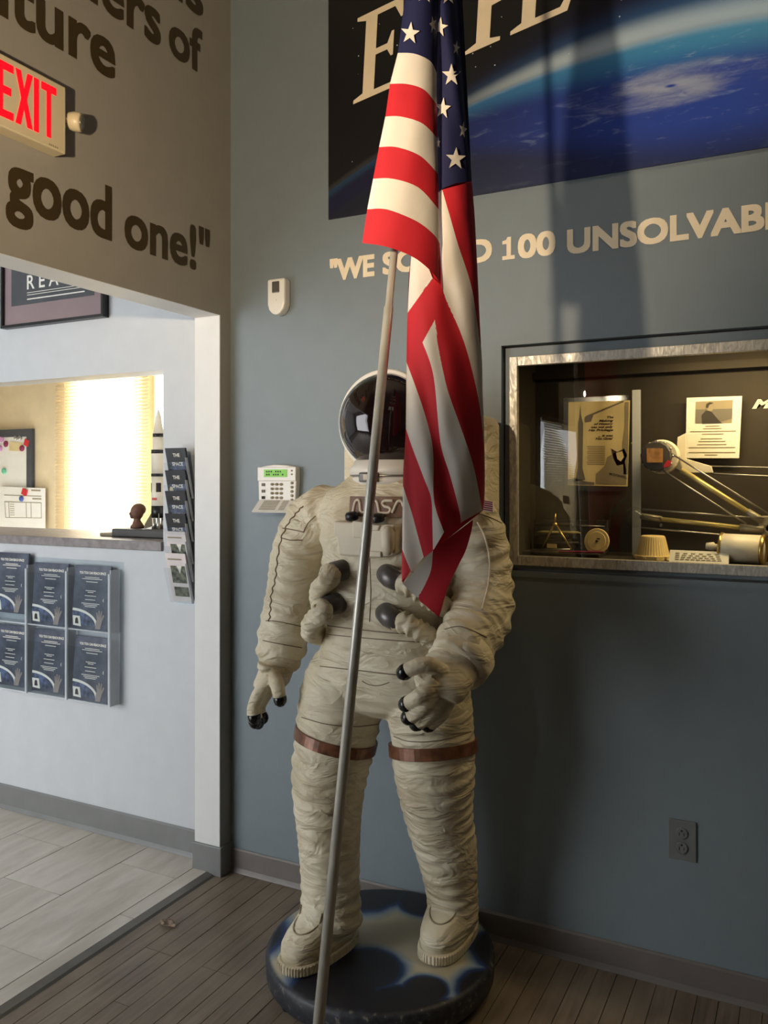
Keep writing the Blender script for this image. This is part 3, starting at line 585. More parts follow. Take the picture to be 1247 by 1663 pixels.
# blinds
def blind(name, label, x0, x1, z0, z1, yy, axis='x'):
    e = empty(name, ((x0+x1)/2, yy, z0) if axis == 'x' else (yy, (x0+x1)/2, z0), label, 'blinds'); pitch = .021; n = int((z1-z0)/pitch); t = math.radians(52)
    o = MB(); c_, s_ = .0125*math.cos(t), .0125*math.sin(t)
    if axis == 'x': o.prism([(x0, -c_, -s_), (x0, c_, s_), (x0, c_-.0006, s_+.0006), (x0, -c_-.0006, -s_+.0006)], (x1-x0, 0, 0))
    else: o.prism([(-c_, x0, s_), (c_, x0, -s_), (c_+.0006, x0, -s_+.0006), (-c_+.0006, x0, s_+.0006)], (0, x1-x0, 0))
    sl = o.build('slat', 'blind_slat', keep=True); me = sl.data
    off = wloc(e); bpy.data.objects.remove(sl)
    for k in range(n):
        add_piece('slat', me, Vector((0, yy, z0+pitch*(k+.5)) if axis == 'x' else (yy, 0, z0+pitch*(k+.5)))-off, e)
    if axis == 'x': MB().box((x0, yy-.02, z1), (x1, yy+.02, z1+.035)).build('head_rail', 'white_plastic', e)
    else: MB().box((yy-.02, x0, z1), (yy+.02, x1, z1+.035)).build('head_rail', 'white_plastic', e)
    for f_ in (.12, .88):
        q = x0+(x1-x0)*f_
        MB().cyl((q, yy-.013, z0), (q, yy-.013, z1), .0012, n=6).build('cord', 'white_plastic', e) if axis == 'x' else MB().cyl((yy+.013, q, z0), (yy+.013, q, z1), .0012, n=6).build('cord', 'white_plastic', e)
n = N('slat_cloth'); tl = n.add('ShaderNodeBsdfTranslucent', {0: lin((255, 246, 222))}); n.p(Base_Color=lin((240, 228, 198)), Roughness=.5)
mx = n.add('ShaderNodeMixShader', {0: .45, 1: n.b.outputs[0], 2: tl.outputs[0]}); n.t.links.new(mx.outputs[0], n.out.inputs[0]); M['blind_slat'] = n.m
blind('window_blinds', 'cream slatted blinds over bright office window', -2.253, -1.484, .95, 2.34, OY-.045)
blind('window_blinds', 'white slatted blinds on hall window far along the taupe wall', -5.25, -4.15, .95, 2.0, .03, 'y')
structure(MB().box((-2.12, OY+.05, .95), (-1.25, OY+.056, 2.3)).build('window_1', 'acrylic', keep=True))
structure(MB().box((-.07, -5.25, .95), (-.064, -4.15, 2.02)).build('window_2', 'acrylic', keep=True))
structure(MB().box((-3.7, -3.65, .25), (-.7, -3.644, 2.65)).build('window_3', 'acrylic', keep=True))
mb = MB(); mb.box((-2.30, OY-.02, .9), (-2.262, OY-.0005, 2.4)); structure(mb.build('trim_3', 'cream_wall', keep=True))
# whiteboard with magnets and papers
yw = OY-.003
e = empty('whiteboard', (-2.9, yw, 1.2), 'whiteboard with dark frame on cream office wall', 'whiteboard')
MB().box((-3.4, yw-.012, 1.0), (-2.52, yw, 1.80)).build('panel', 'paper', e)
MB().box((-2.545, yw-.022, 1.0), (-2.494, yw, 1.835)).build('frame_stile', 'charcoal', e); MB().box((-3.4, yw-.022, 1.785), (-2.545, yw, 1.835)).build('frame_rail', 'charcoal', e)
def mag(px, py, r, mat, label, sq=False, y=yw-.012):
    p = onY(px, py, y); mb = MB()
    if sq: mb.prism([p+Vector((r*math.cos(a), 0, r*math.sin(a))) for a in (.4, .4+PI/2, .4+PI, .4+1.5*PI)], (0, -.012, 0))
    else: mb.lathe(p, [(r, 0), (r, .006), (r*.7, .010), (0, .011)], (0, -1, 0), 20)
    tag(mb.build('magnet', mat), label, 'magnet', 'magnets in the office')
mag(3, 713, .021, 'pink', 'upper pink round magnet at left picture edge'); mag(10, 721, .021, 'maroon', 'crimson round magnet beside the pink magnets'); mag(1, 728, .019, 'pink', 'lower pink round magnet at left picture edge')
mag(36, 728, .020, 'maroon', 'dark red round magnet on corner of small card', y=yw-.016); mag(45, 719, .030, 'red', 'red square magnet in upper corner of whiteboard', True); mag(7, 765, .021, 'green', 'mint green round magnet on whiteboard')
mag(41, 799, .028, 'red', 'red diamond magnet holding the form sheet', True, yw-.030); mag(35, 810, .018, 'blue', 'blue round magnet holding the form sheet', y=yw-.030)
MB_ = MB().prism([onY(a, b, yw-.013) for a, b in ((16, 717), (36, 719), (35, 733), (15, 732))], (0, -.002, 0)); tag(MB_.build('note_card', 'aged_paper'), 'small cream note card pinned on whiteboard', 'card')
for k, px in enumerate((27, 34)): tag(MB().lathe(onY(px, 711, yw-.012), [(.014, 0), (.014, .012), (.010, .016), (0, .017)], (0, -1, 0), 16).build('clip_magnet', 'steel'), 'silver clip magnet above note card, '+('left' if k == 0 else 'right')+' of two', 'magnet', 'magnets in the office')
e = empty('form_sheet', onY(38, 865, yw-.024), 'printed table form sheet hanging from the whiteboard', 'paper')
fq = [onY(a, b, yw-.024) for a, b in ((1, 790), (74, 793), (74, 868), (6, 868))]
fs_ = MB().prism(fq, (0, -.003, 0)).build('sheet', 'paper', e)
fp = lambda u, v: fq[0].lerp(fq[1], u).lerp(fq[3].lerp(fq[2], u), v)+Vector((0, -.0038, 0))
mb = MB()
for (u0, u1, v0, v1) in [(.08, .92, .17, .185), (.08, .92, .31, .325), (.08, .92, .64, .65), (.08, .09, .31, .65), (.17, .18, .31, .65), (.57, .58, .31, .65), (.68, .69, .31, .65), (.91, .92, .31, .65), (.70, .9, .04, .07), (.72, .92, .22, .25)]+[(.2, .3, .36+.045*k, .37+.045*k) for k in range(6)]:
    mb.prism([fp(u0, v0), fp(u1, v0), fp(u1, v1), fp(u0, v1)], (0, -.0004, 0))
mb.build('print', 'ink_light', fs_)
# things on the hatch counter
CT = 1.2525
tag(MB().box((-.74, .12, CT), (-.36, .30, CT+.036)).build('model_plinth', 'plinth', bevel=.006), 'dark plinth under rocket model at end of counter', 'plinth')
tag(MB().box((-.82, .13, CT), (-.745, .28, CT+.014)).build('counter_slab', 'ink_light', bevel=.003), 'thin pale slab beside dark plinth', 'slab')
rx, ry, rz = -.548, .205, CT+.0365
e = empty('rocket_model', (rx, ry, rz), 'white and black moon rocket model on dark plinth', 'rocket model')
R_ = .030
MB().lathe((rx, ry, rz), [(R_, .045), (R_, .235)], n=28).build('first_stage', 'model_white', e, True)
MB().lathe((rx, ry, rz), [(R_+.0006, .048), (R_+.0006, .10)], n=28).build('black_band', 'black', e, True)
mb = MB()
for a in (-2.4, -.8): mb.lathe((rx, ry, rz), [(0, 0)]*2) if 0 else mb.prism([Vector((rx+(R_+.0008)*math.cos(a+t), ry+(R_+.0008)*math.sin(a+t), rz+.16)) for t in (-.35, 0, .35)]+[Vector((rx+(R_+.0008)*math.cos(a+t), ry+(R_+.0008)*math.sin(a+t), rz+.20)) for t in (.35, 0, -.35)], (0, -.0008, 0))
mb.build('black_patch', 'black', e)
MB().lathe((rx, ry, rz), [(R_, .2355), (R_, .33), (R_+.0005, .332), (R_*.78, .352), (R_*.78, .415)], n=28).build('second_stage', 'model_white', e, True)
for z0, z1, r in ((.328, .344, R_+.001), (.400, .4145, R_*.78+.001), (.228, .240, R_+.001)): MB().lathe((rx, ry, rz), [(r, z0), (r, z1)], n=28).build('black_band', 'black', e, True)
MB().lathe((rx, ry, rz), [(R_*.78, .4155), (R_*.42, .475), (R_*.42, .485), (R_*.12, .515), (.0016, .52), (.0012, .555), (0, .556)], n=24).build('spacecraft_cone', 'model_white', e, True)
for k in range(4):
    a = PI/4+k*PI/2; d = Vector((math.cos(a), math.sin(a), 0)); c0 = Vector((rx, ry, rz)); t = Vector((-d.y, d.x, 0))*.002
    MB().prism([c0+d*.026+Z_*.075-t, c0+d*.058+Z_*.02-t, c0+d*.058-t, c0+d*.026+Z_*.01-t], t*2).build('fin', 'model_grey', e)
    MB().lathe(c0+d*.017, [(.012, 0), (.008, .02), (.006, .046)], n=14).build('engine_bell', 'steel', e, True)
mb = MB().box((rx-.008, ry-R_-.001, rz+.125), (rx+.014, ry-R_+.004, rz+.135)); mb.build('flag_mark', 'red', e)
e = empty('portrait_bust', (-.70, .2, CT), 'small brown clay portrait bust on plinth by the bright window', 'bust')
bx, by, bz = -.665, .20, CT+.036
MB().tube([(bx, by, bz), (bx, by, bz+.008), (bx, by, bz+.02), (bx-.002, by, bz+.035), (bx, by, bz+.05)], [.030, .031, .022, .015, .017], 20).build('shoulders', 'bust_clay', e, True)
hdm = MB(); hdm.ball((bx-.002, by, bz+.070), .031, 20, 0, (.88, 1, 1.12)); hdm.ball((bx-.016, by-.024, bz+.064), .007, 10, 0, (1, 1.2, 1.2)); hdm.ball((bx-.010, by-.022, bz+.052), .010, 10)
hdm.build('head', 'bust_clay', e, True)
MB().ball((bx+.004, by+.004, bz+.082), .032, 18, 0, (.95, 1.02, .85)).build('hair', 'bust_clay', e, True)
# framed REACH poster
e = empty('framed_poster', (-.94, 0, 2.19), 'framed poster with dark print and mauve mat on lobby wall', 'framed poster')
x0, x1, z0, z1 = -1.247, -.645, 2.195, 3.0
MB().box((x0, -.02, z0), (x1, 0, z1)).build('mat_board', 'mauve', e)
for a, b in (((x0-.012, z0-.012), (x1+.012, z0)), ((x0-.012, z1), (x1+.012, z1+.012)), ((x0-.012, z0), (x0, z1)), ((x1, z0), (x1+.012, z1))): MB().box((a[0], -.034, a[1]), (b[0], 0, b[1])).build('frame_bar', 'black', e)
pr = MB().box((x0+.045, -.0215, z0+.085), (x1-.05, -.02, z1-.06)).build('print', 'charcoal', e)
mb = MB(); text(mb, 'R E A C H', (-1.10, -.0225, 2.345), X, Z_, .36, .062, .012, 0, 0, 'E'); mb.build('title', 'paper', pr)
mb = MB()
for k, (a, b, h) in enumerate(((-1.10, -.73, .0025), (-1.10, -.73, .0025), (-1.10, -.75, .005))): mb.box((a, -.0222, 2.329-.010*k-(.01 if k == 2 else 0)), (b, -.0216, 2.329-.010*k+h-(.01 if k == 2 else 0)))
mb.build('text_lines', 'paper', pr)
# clear literature holder with six flyers
HX = [-1.305, -1.06, -.815, -.57]; HY = -.055
e = empty('flyer_holder', (-.93, 0, .56), 'clear acrylic wall holder with six pockets below office hatch', 'literature holder')
MB().box((-1.32, -.006, .565), (-.548, -.001, 1.16)).build('back_plate', 'acrylic', e)
for r, (za, zb_) in enumerate(((.875, 1.10), (.575, .80))):
    MB().box((-1.305, HY-.003, za), (-.57, HY, zb_)).build('front_plate', 'acrylic', e)
    MB().box((-1.305, HY, za-.006), (-.57, -.006, za)).build('pocket_floor', 'acrylic_edge', e)
for x in HX: MB().box((x-.003, HY, .57), (x+.003, -.006, 1.13)).build('divider', 'acrylic_edge', e)
for x in HX[1:]: MB().box((x-.006, HY-.008, .57), (x+.004, HY-.003, 1.115)).build('corner_strip', 'acrylic_edge', e)
def flyer(xc, zb, lift, label):
    e = empty('flyer', (xc, -.03, zb), label, 'flyer', 'space flyers in the clear holder'); W, Hh = .205, .265; zb += lift
    lean = .02
    def q(u, v, d=0.0): return Vector((xc+(u-.5)*W, -.050+lean*v-d, zb+v*Hh))
    sh = MB().prism([q(0, 0), q(1, 0), q(1, 1), q(0, 1)], (0, .008, 0)).build('sheet', 'hazed_night_print', e)
    mb = MB(); text(mb, 'YOU TOO CAN REACH SPACE', q(.14, .865, .001), X, Z_, W*.74, .011, .03); mb.build('title', 'paper', sh)
    mb = MB()
    for v, a, b in ((.81, .3, .7), (.785, .22, .78), (.74, .34, .66), (.60, .34, .62), (.575, .4, .56), (.52, .32, .64), (.46, .34, .62), (.40, .24, .74), (.375, .3, .68), (.35, .34, .64)): mb.prism([q(a, v, .001), q(b, v, .001), q(b, v+.010, .001), q(a, v+.010, .001)], (0, -.0003, 0))
    mb.build('text_lines', 'paper', sh)
    mb = MB(); arc = [q(-.0+.72*math.sin(t*PI/2), .06+.26*math.cos(t*PI/2), .0011) for t in [k/10 for k in range(11)]]
    inn = [q(-.0+.66*math.sin(t*PI/2), .06+.22*math.cos(t*PI/2), .0011) for t in [k/10 for k in range(11)]]
    mb.sheet([arc, inn]); mb.build('earth_edge', 'paper', sh)
    mb = MB(); mb.sheet([inn, [q(0, .06, .0011)]*11]); mb.build('earth', 'brochure_blue', sh)
    mb = MB(); hc = [(.66, .02), (.80, .02), (.84, .14), (.90, .24), (.86, .25), (.82, .19), (.83, .30), (.80, .30), (.775, .20), (.76, .31), (.73, .31), (.735, .20), (.70, .28), (.675, .27), (.70, .17), (.67, .12)]
    mb.prism([q(u, v, .0016) for u, v in hc], (0, -.0003, 0)); mb.build('hand_picture', 'skin_print', sh)
    mb = MB(); mb.prism([q(.05, .05, .002), q(.27, .04, .002), q(.22, .2, .002), q(.02, .2, .002)], (0, -.0003, 0)); st = mb.build('stamp', 'paper', sh)
    mb = MB(); mb.prism([q(.10, .08, .0025), q(.20, .08, .0025), q(.17, .16, .0025), (q(.13, .175, .0025)), q(.10, .15, .0025)], (0, -.0003, 0)); mb.build('stamp_mark', 'ink', st)
    mb = MB(); mb.sheet([[q(.86+.03*math.cos(t)*1.0, .47+.03*math.sin(t), .0012) for t in [PI*.5+PI*k/8 for k in range(9)]], [q(.86+.012*math.cos(t), .47+.03*math.sin(t), .0012) for t in [PI*.5+PI*k/8 for k in range(9)]]]); mb.build('moon', 'paper', sh)
n = N('hazed_night_print'); o = n.obj(); n.p(Base_Color=n.ramp(n.noise(9, 5, o, .6), [(.35, lin((46, 50, 62))), (.7, lin((92, 99, 116)))]), Roughness=.3); M['hazed_night_print'] = n.m  # dark flyer print, greyed so the acrylic's reflection haze is in the colour
pos = ['left column', 'middle column', 'right column']
for c in range(3):
    xc = (HX[c]+HX[c+1])/2
    flyer(xc, .876, .035 if c == 0 else .0, 'dark space flyer in upper row, %s of clear holder' % pos[c])
    flyer(xc, .576, (.012, .01, .0)[c], 'dark space flyer in lower row, %s of clear holder' % pos[c])
# tall brochure rack by the jamb
BX0, BX1 = -.268, -.168
e = empty('brochure_rack', (-.25, 0, 1.0), 'narrow clear six tier brochure rack beside the white jamb', 'literature holder')
MB().box((BX0-.006, -.004, 1.0), (BX1+.006, -.001, 1.60)).build('back_plate', 'acrylic', e)
tiers = [1.598, 1.511, 1.430, 1.342, 1.272, 1.187]
names = ['topmost black museum brochure in narrow rack', 'second black museum brochure from top, with round sticker', 'third black museum brochure from top of narrow rack', 'fourth black museum brochure, just above the pale brochures', 'upper pale brochure with house picture in narrow rack', 'lowest pale brochure with two pictures in narrow rack']
for k, zt in enumerate(tiers):
    L = .19; yt, ybm = -.068, -.020; low = zt-L+.06
    MB().prism([(BX1+.004, yt-.004, zt-.01), (BX1+.004, ybm-.012, zt-L+.02), (BX1+.004, ybm, zt-L+.02), (BX1+.004, yt+.008, zt-.01)], (.002, 0, 0)).build('pocket_side', 'acrylic_edge', e)
    MB().prism([(BX0-.002, yt-.004, zt-.03), (BX1+.004, yt-.004, zt-.03), (BX1+.004, ybm-.012, zt-L+.02), (BX0-.002, ybm-.012, zt-L+.02)], (0, -.0015, 0)).build('pocket_front', 'acrylic', e)
    b = empty('brochure', ((BX0+BX1)/2, yt, zt-L+.03), names[k], 'brochure', 'brochures in the narrow rack')
    def q(u, v, d=0.0): return Vector((BX0+(BX1-BX0)*u, yt+(ybm-yt)*(1-v)*.95-d, zt+.028-(1-v)*(L+.002)))
    pale = k >= 4
    sh = MB().prism([q(0, 0), q(1, 0), q(1, 1), q(0, 1)], (0, .009, 0)).build('sheet', 'brochure_pink' if pale else 'brochure_black', b)
    if not pale:
        ppoly('picture', [(.05, .1), (.95, .1), (.95, .72), (.05, .72)], 'brochure_blue', sh, lambda u, v: q(u, v, .0008))
        for s_, a, bb, v in (('THE', .36, .70, .82), ('SPACE', .26, .80, .64), ('MUSEUM', .22, .84, .48)):
            mb = MB(); d_ = (q(0, 1)-q(0, 0)).normalized(); text(mb, s_, q(a, v, .0016), X, d_, (BX1-BX0)*(bb-a), .014, .02); mb.build('title', 'paper', sh)
        if k == 1:
            mb = MB(); mb.prism([q(.2+.12*math.cos(t*PI/8), .5+.17*math.sin(t*PI/8), .002) for t in range(16)], (0, -.0004, 0)); st = mb.build('sticker', 'ivory', sh)
            mb = MB(); mb.prism([q(.2+.05*math.cos(t*PI/4), .5+.07*math.sin(t*PI/4), .0026) for t in range(8)], (0, -.0004, 0)); mb.build('sticker_mark', 'ink', st)
    else:
        ppoly('house_picture', [(.18, .38), (.9, .38), (.9, .74), (.18, .74)], 'photo_green', sh, lambda u, v: q(u, v, .0008)); ppoly('heading', [(.1, .86), (.8, .86), (.8, .89), (.1, .89)], 'ink_light', sh, lambda u, v: q(u, v, .0008))
        ppoly('street_picture', [(.2, .1), (.92, .1), (.92, .3), (.2, .3)], 'photo_green', sh, lambda u, v: q(u, v, .0008)); ppoly('roof_mark', [(.5, .74), (.75, .74), (.62, .58)], 'paper', sh, lambda u, v: q(u, v, .0014))
# ------------------------------------------------------------------ round base of the statue
BCX, BCY, BZ = .828, -.348, .10
e = empty('statue_base', (BCX, BCY, 0), 'round dark platform with sprayed blue and white cloud under astronaut', 'platform')
MB().lathe((BCX, BCY, 0), [(.30, .022), (.333, .024), (.342, .035), (.344, .085), (.338, .096), (.326, BZ), (.2, BZ), (.0, BZ)], n=72).build('deck', 'disc_paint', e, True)
for k in range(5):
    a = k*2*PI/5+2.9; c = Vector((BCX+.305*math.cos(a), BCY+.305*math.sin(a), 0)); MB().lathe(c, [(.016, 0), (.018, .006), (.018, .014), (.012, .0225)], n=16).build('foot', 'black', e)
# ------------------------------------------------------------------ astronaut statue
FY = -.34
A = empty('astronaut_statue', (BCX, BCY, BZ), 'life size white spacesuit astronaut statue on round platform', 'statue')
def fg(px, py, b): return onY(px, py, FY-b)
def dep(p): return (p-CAM).dot(FW)
rnd = random.Random(3)
def folds(lam, amp, seed):
    r = random.Random(seed); ph = [r.uniform(0, 6.28) for _ in range(8)]
    def f(s, a):
        w1 = s/lam+.28*math.sin(a+ph[0])+.17*math.sin(2*a+ph[1]+s*9)+.09*math.sin(3*a+ph[2]-s*14)
        h = (.5+.5*math.sin(2*PI*w1))**1.6
        w2 = s/(lam*.57)+.3*math.sin(a+ph[3]-s*6)+.2*math.sin(2*a+ph[4])
        h2 = (.5+.5*math.sin(2*PI*w2))**2
        m = .55+.45*math.sin(a*2+ph[5]+s*11)
        return amp*(h*m+.45*h2*(1-m)-.3)
    return f
def limb(mb, pts, lam=.045, amp=.006, seed=1, n=64, step=None):
    P4 = []
    for px, py, b, hw in pts:
        p = fg(px, py, b); P4.append((p.x, p.y, p.z, hw*dep(p)/FOC))
    C4 = crom(P4, 14); mb.tube([c[:3] for c in C4], [c[3] for c in C4], n, 0, folds(lam, amp, seed) if amp else None)
    return C4
body = MB()
# torso: elliptical rings (px centre, py, half width m, half depth m, b)
rows = [(629, 1158, .07, .07, .0), (629, 1140, .17, .115, .0), (630, 1110, .232, .145, .0), (632, 1070, .226, .15, .01), (633, 1030, .203, .146, .02), (634, 990, .196, .145, .03), (635, 950, .202, .15, .03), (637, 905, .214, .158, .03), (640, 860, .228, .16, .02), (641, 825, .238, .15, .0), (640, 802, .215, .138, .0), (639, 786, .168, .122, .0), (637, 772, .124, .112, .0), (637, 764, .112, .10, .0)]
R5 = []
for px, py, a, b, f_ in rows:
    p = fg(px, py, f_); R5.append((p.x, p.y, p.z, a, b))
tf = folds(.075, .009, 21); rings = []
for (x, y, z, a, b) in crom(R5, 8):
    ring = []
    for k in range(96):
        t = 2*PI*k/96; d = tf(z, t) if z < 1.34 else tf(z, t)*.5
        ct, st = math.cos(t), math.sin(t); sx = math.copysign(abs(ct)**.85, ct); sy = math.copysign(abs(st)**.85, st)
        ring.append((x+(a+d)*sx, y+(b+d)*sy, z))
    rings.append(ring)
body.rings(rings)
limb(body, [(580, 1060, .0, 50), (566, 1095, .01, 66), (554, 1140, .025, 69), (545, 1200, .05, 65), (536, 1250, .07, 62), (533, 1300, .08, 57), (534, 1350, .085, 52), (536, 1420, .09, 48), (537, 1465, .092, 48), (537, 1488, .095, 50), (537, 1500, .095, 48)], .043, .0085, 5)
limb(body, [(676, 1060, .0, 52), (686, 1095, .0, 68), (695, 1140, .0, 71), (702, 1190, -.01, 68), (705, 1250, -.02, 66), (712, 1320, -.05, 55), (725, 1380, -.08, 49), (733, 1440, -.11, 43), (735, 1470, -.12, 42), (735, 1495, -.12, 42)], .043, .0085, 9)
limb(body, [(600, 846, .0, 30), (560, 836, .0, 42), (524, 838, .0, 48), (500, 868, .0, 48), (484, 910, .0, 46), (477, 955, .01, 44), (468, 1000, .03, 43), (459, 1040, .05, 41), (453, 1068, .06, 36), (449, 1086, .07, 29)], .05, .010, 13)
limb(body, [(680, 846, .0, 32), (712, 838, .0, 44), (750, 842, .0, 51), (770, 873, .0, 52), (780, 915, .0, 49), (784, 955, .02, 48), (782, 992, .06, 50), (768, 1025, .12, 50), (748, 1055, .19, 46), (738, 1074, .22, 42)], .05, .010, 17)
suit_o = body.build('suit', 'suit', A, True)
rm = suit_o.modifiers.new('remesh', 'REMESH'); rm.mode = 'VOXEL'; rm.voxel_size = .0055; rm.use_smooth_shade = True
sm = suit_o.modifiers.new('smooth', 'SMOOTH'); sm.iterations = 3; sm.factor = .5
# thigh bands
def band(name, c, up, r1, r2, h, mat, par, px_tilt=0):
    mb = MB(); n_ = 48; up = Vector(up).normalized(); u = (X-up*up.x).normalized(); v = up.cross(u); rs = []
    for dr_, dh in ((-.014, -h/2), (-.002, -h/2), (.0, -h/2+.001), (.0, 0), (.0, h/2-.001), (-.002, h/2), (-.014, h/2)): rs.append([Vector(c)+up*dh+u*((r1+dr_)*math.cos(2*PI*k/n_))+v*((r2+dr_)*math.sin(2*PI*k/n_)) for k in range(n_)])
    return mb.rings(rs, cap=False).build(name, mat, par, False)
tb = fg(545, 1200, .05); band('thigh_band', tb, (.19, .13, 1), .129, .129, .034, 'copper_band', A)
tb = fg(703, 1213, -.013); band('thigh_band', tb, (-.13, .10, 1), .1325, .1325, .036, 'copper_band', A)
# arm band and cuffs
cf = fg(449, 1084, .07); band('wrist_cuff', cf, (.2, .1, 1), .054, .05, .03, 'suit', A)
# gloves
def finger(mb, pts, r0, r1, seed):
    c = crom([tuple(p)+(r0+(r1-r0)*k/(len(pts)-1),) for k, p in enumerate(pts)], 8)
    mb.tube([q[:3] for q in c], [q[3] for q in c], 16, 0, folds(.013, .0018, seed)); mb.ball(c[-1][:3], c[-1][3]*.98, 12); return c
def tip(par, p, d, r):
    d = Vector(d).normalized(); p = Vector(p)
    MB().lathe(p-d*.012, [(r*.98, 0), (r*1.10, .002), (r*1.12, .012), (r*.95, .022), (r*.55, .030), (0, .033)], d, 18).build('fingertip', 'black_gloss', par, True)
def glove(palm, fingers, thumb, seed, pf):
    mb = MB(); c = crom([tuple(fg(*q[:3]))+(q[3],) for q in palm], 8); mb.tube([q[:3] for q in c], [q[3] for q in c], 32, 0, folds(.03, .003, seed), pf[0], pf[1])
    tips = []
    for k, f_ in enumerate(fingers+[thumb]):
        cc = finger(mb, [fg(*q) for q in f_], .0225 if k < 4 else .024, .0185, seed+k+1); tips.append((cc[-1][:3], Vector(cc[-1][:3])-Vector(cc[-4][:3]), cc[-1][3]))
    g = mb.build('glove', 'suit', A, True); r = g.modifiers.new('remesh', 'REMESH'); r.mode = 'VOXEL'; r.voxel_size = .0032; r.use_smooth_shade = True
    s_ = g.modifiers.new('smooth', 'SMOOTH'); s_.iterations = 2
    for p, d, r_ in tips: tip(g, p, d, r_)
# image-left hand hanging, seen from the thumb side
glove([(450, 1078, .07, .052), (446, 1094, .075, .045), (438, 1108, .09, .040), (430, 1122, .10, .034)],
      [[(440, 1102, .13), (422, 1124, .155), (412, 1148, .165), (413, 1166, .165)], [(440, 1104, .10), (421, 1128, .12), (411, 1153, .125), (414, 1173, .125)], [(442, 1106, .075), (424, 1130, .085), (415, 1154, .085), (419, 1174, .085)], [(444, 1106, .05), (430, 1130, .05), (421, 1150, .048), (426, 1166, .048)]],
      [(444, 1096, .11), (450, 1112, .15), (453, 1126, .16), (455, 1137, .16)], 40, (1.55, (1, 0, 0)))
# image-right hand reaching forward
glove([(742, 1066, .21, .074), (734, 1082, .235, .072), (722, 1100, .27, .074), (713, 1118, .30, .070), (708, 1130, .31, .056)],
      [[(702, 1108, .33), (686, 1126, .36), (670, 1138, .36), (659, 1144, .355)], [(708, 1122, .32), (690, 1144, .35), (674, 1158, .35), (663, 1165, .345)], [(716, 1132, .30), (702, 1154, .33), (687, 1168, .33), (676, 1175, .325)], [(726, 1138, .28), (716, 1158, .30), (704, 1170, .30), (695, 1177, .295)]],
      [(716, 1092, .30), (694, 1080, .34), (672, 1084, .36), (656, 1092, .365)], 60, (.62, (1, 0, -.4)))
MB().tube([fg(757, 1060, .17), fg(746, 1076, .205), fg(741, 1083, .22)], [.083, .082, .078], 32, 0, folds(.02, .002, 3)).build('glove_cuff', 'suit', A, True)
# boots
def boot(cx, cy, ang, seed):
    ca, sa = math.cos(ang), math.sin(ang)
    def w(u, v, z): return Vector((cx+u*ca-v*sa, cy+u*sa+v*ca, z))       # v = forward is -v
    def outline(f, z, wid, toe, heel):
        r = []
        for k in range(56):
            t = 2*PI*k/56; s_, c_ = math.sin(t), math.cos(t); ln = toe if s_ < 0 else heel
            wd = wid*(1.0+.10*(-s_))*(1-.06*(s_ > .5)); r.append(w(wd*math.copysign(abs(c_)**.8, c_), ln*math.copysign(abs(s_)**.75, s_)+f, z))
        return r
    mb = MB(); prof = [(.0, BZ+.028, .064, .165, .105), (.0, BZ+.045, .066, .168, .107), (.0, BZ+.068, .066, .165, .105), (.004, BZ+.088, .064, .150, .100), (.01, BZ+.105, .063, .122, .097), (.014, BZ+.124, .064, .094, .093), (.014, BZ+.15, .066, .084, .089), (.012, BZ+.18, .068, .070, .08), (.014, BZ+.20, .064, .058, .07)]
    u = mb.rings([outline(*p) for p in prof]).build('boot', 'suit', A, True)
    s2 = MB(); oo = []
    for z, k in ((BZ+.001, 1.0), (BZ+.006, 1.03), (BZ+.028, 1.03), (BZ+.031, 1.0)):
        r = []
        for q in range(260):
            t = 2*PI*q/260; s_, c_ = math.sin(t), math.cos(t); ln = .172 if s_ < 0 else .109; rib = 1+(.018 if (q//2) % 2 and .002 < z-BZ < .03 else 0)
            wd = .0675*(1.0+.10*(-s_)); r.append(w(wd*k*rib*math.copysign(abs(c_)**.8, c_), ln*k*rib*math.copysign(abs(s_)**.75, s_), z))
        oo.append(r)
    s2.rings(oo).build('ribbed_sole', 'suit', u)
    for s_ in (-1, 1):       # stitched tongue seam
        pts = [w(s_*.036*(1-.25*(t > .9)), -.075-.05*t+.01, BZ+.150-.062*t+.004*math.sin(9*t)) for t in [k/10 for k in range(11)]]
    seam = [w(.040*math.cos(t), -.075-.052*max(0, math.sin(t))+(0 if math.sin(t) > 0 else 0), BZ+.118-.020*max(0, math.sin(t))) for t in [PI*k/14 for k in range(15)]]
    seam = [w(.042, -.066, BZ+.145)]+seam+[w(-.042, -.066, BZ+.145)]
    MB().tube(seam, .0024, 6).build('seam', 'ink_light', u, True)
p1 = fg(537, 1500, .09); boot(p1.x-.002, -.450, -.20, 1)
p2 = fg(735, 1490, -.12); boot(p2.x-.002, -.215, .02, 2)
# helmet
hc = fg(636, 686, .0)
hel = MB().ball(hc, .150, 40, 0, (1.0, 1.02, 1.03)).build('helmet', 'model_cream', A, True); hel.data.materials[0] = M['suit']
vis = MB(); fwd = Vector((-.06, -1, -.03)).normalized(); u = fwd.cross(Z_).normalized(); v = u.cross(fwd)
def cap(r, t): return [hc+fwd*(r*math.cos(t))+(u*math.cos(2*PI*k/48)*1.0+v*math.sin(2*PI*k/48)*.97)*(r*math.sin(t)) for k in range(48)]
vis.rings([cap(.1585, 1.28*k/14+.002) for k in range(15)]+[cap(.150, 1.28)]).build('visor', 'visor', A, True)
MB().rings([cap(.152, 1.25), cap(.166, 1.26), cap(.168, 1.31), cap(.165, 1.37), cap(.150, 1.40)], cap=False).build('visor_rim', 'white_plastic', A, True)
nk = fg(638, 772, .0)
ng = MB().lathe(nk, [(.112, -.03), (.128, -.026), (.131, -.010), (.126, -.006), (.126, .002), (.131, .006), (.131, .022), (.122, .028), (.115, .045)], (0, 0, 1), 48).build('neck_ring', 'white_plastic', A, True)
MB().lathe(nk, [(.1275, -.005), (.1295, -.003), (.1295, .000), (.1275, .002)], (0, 0, 1), 48).build('ring_groove', 'steel', ng, True)
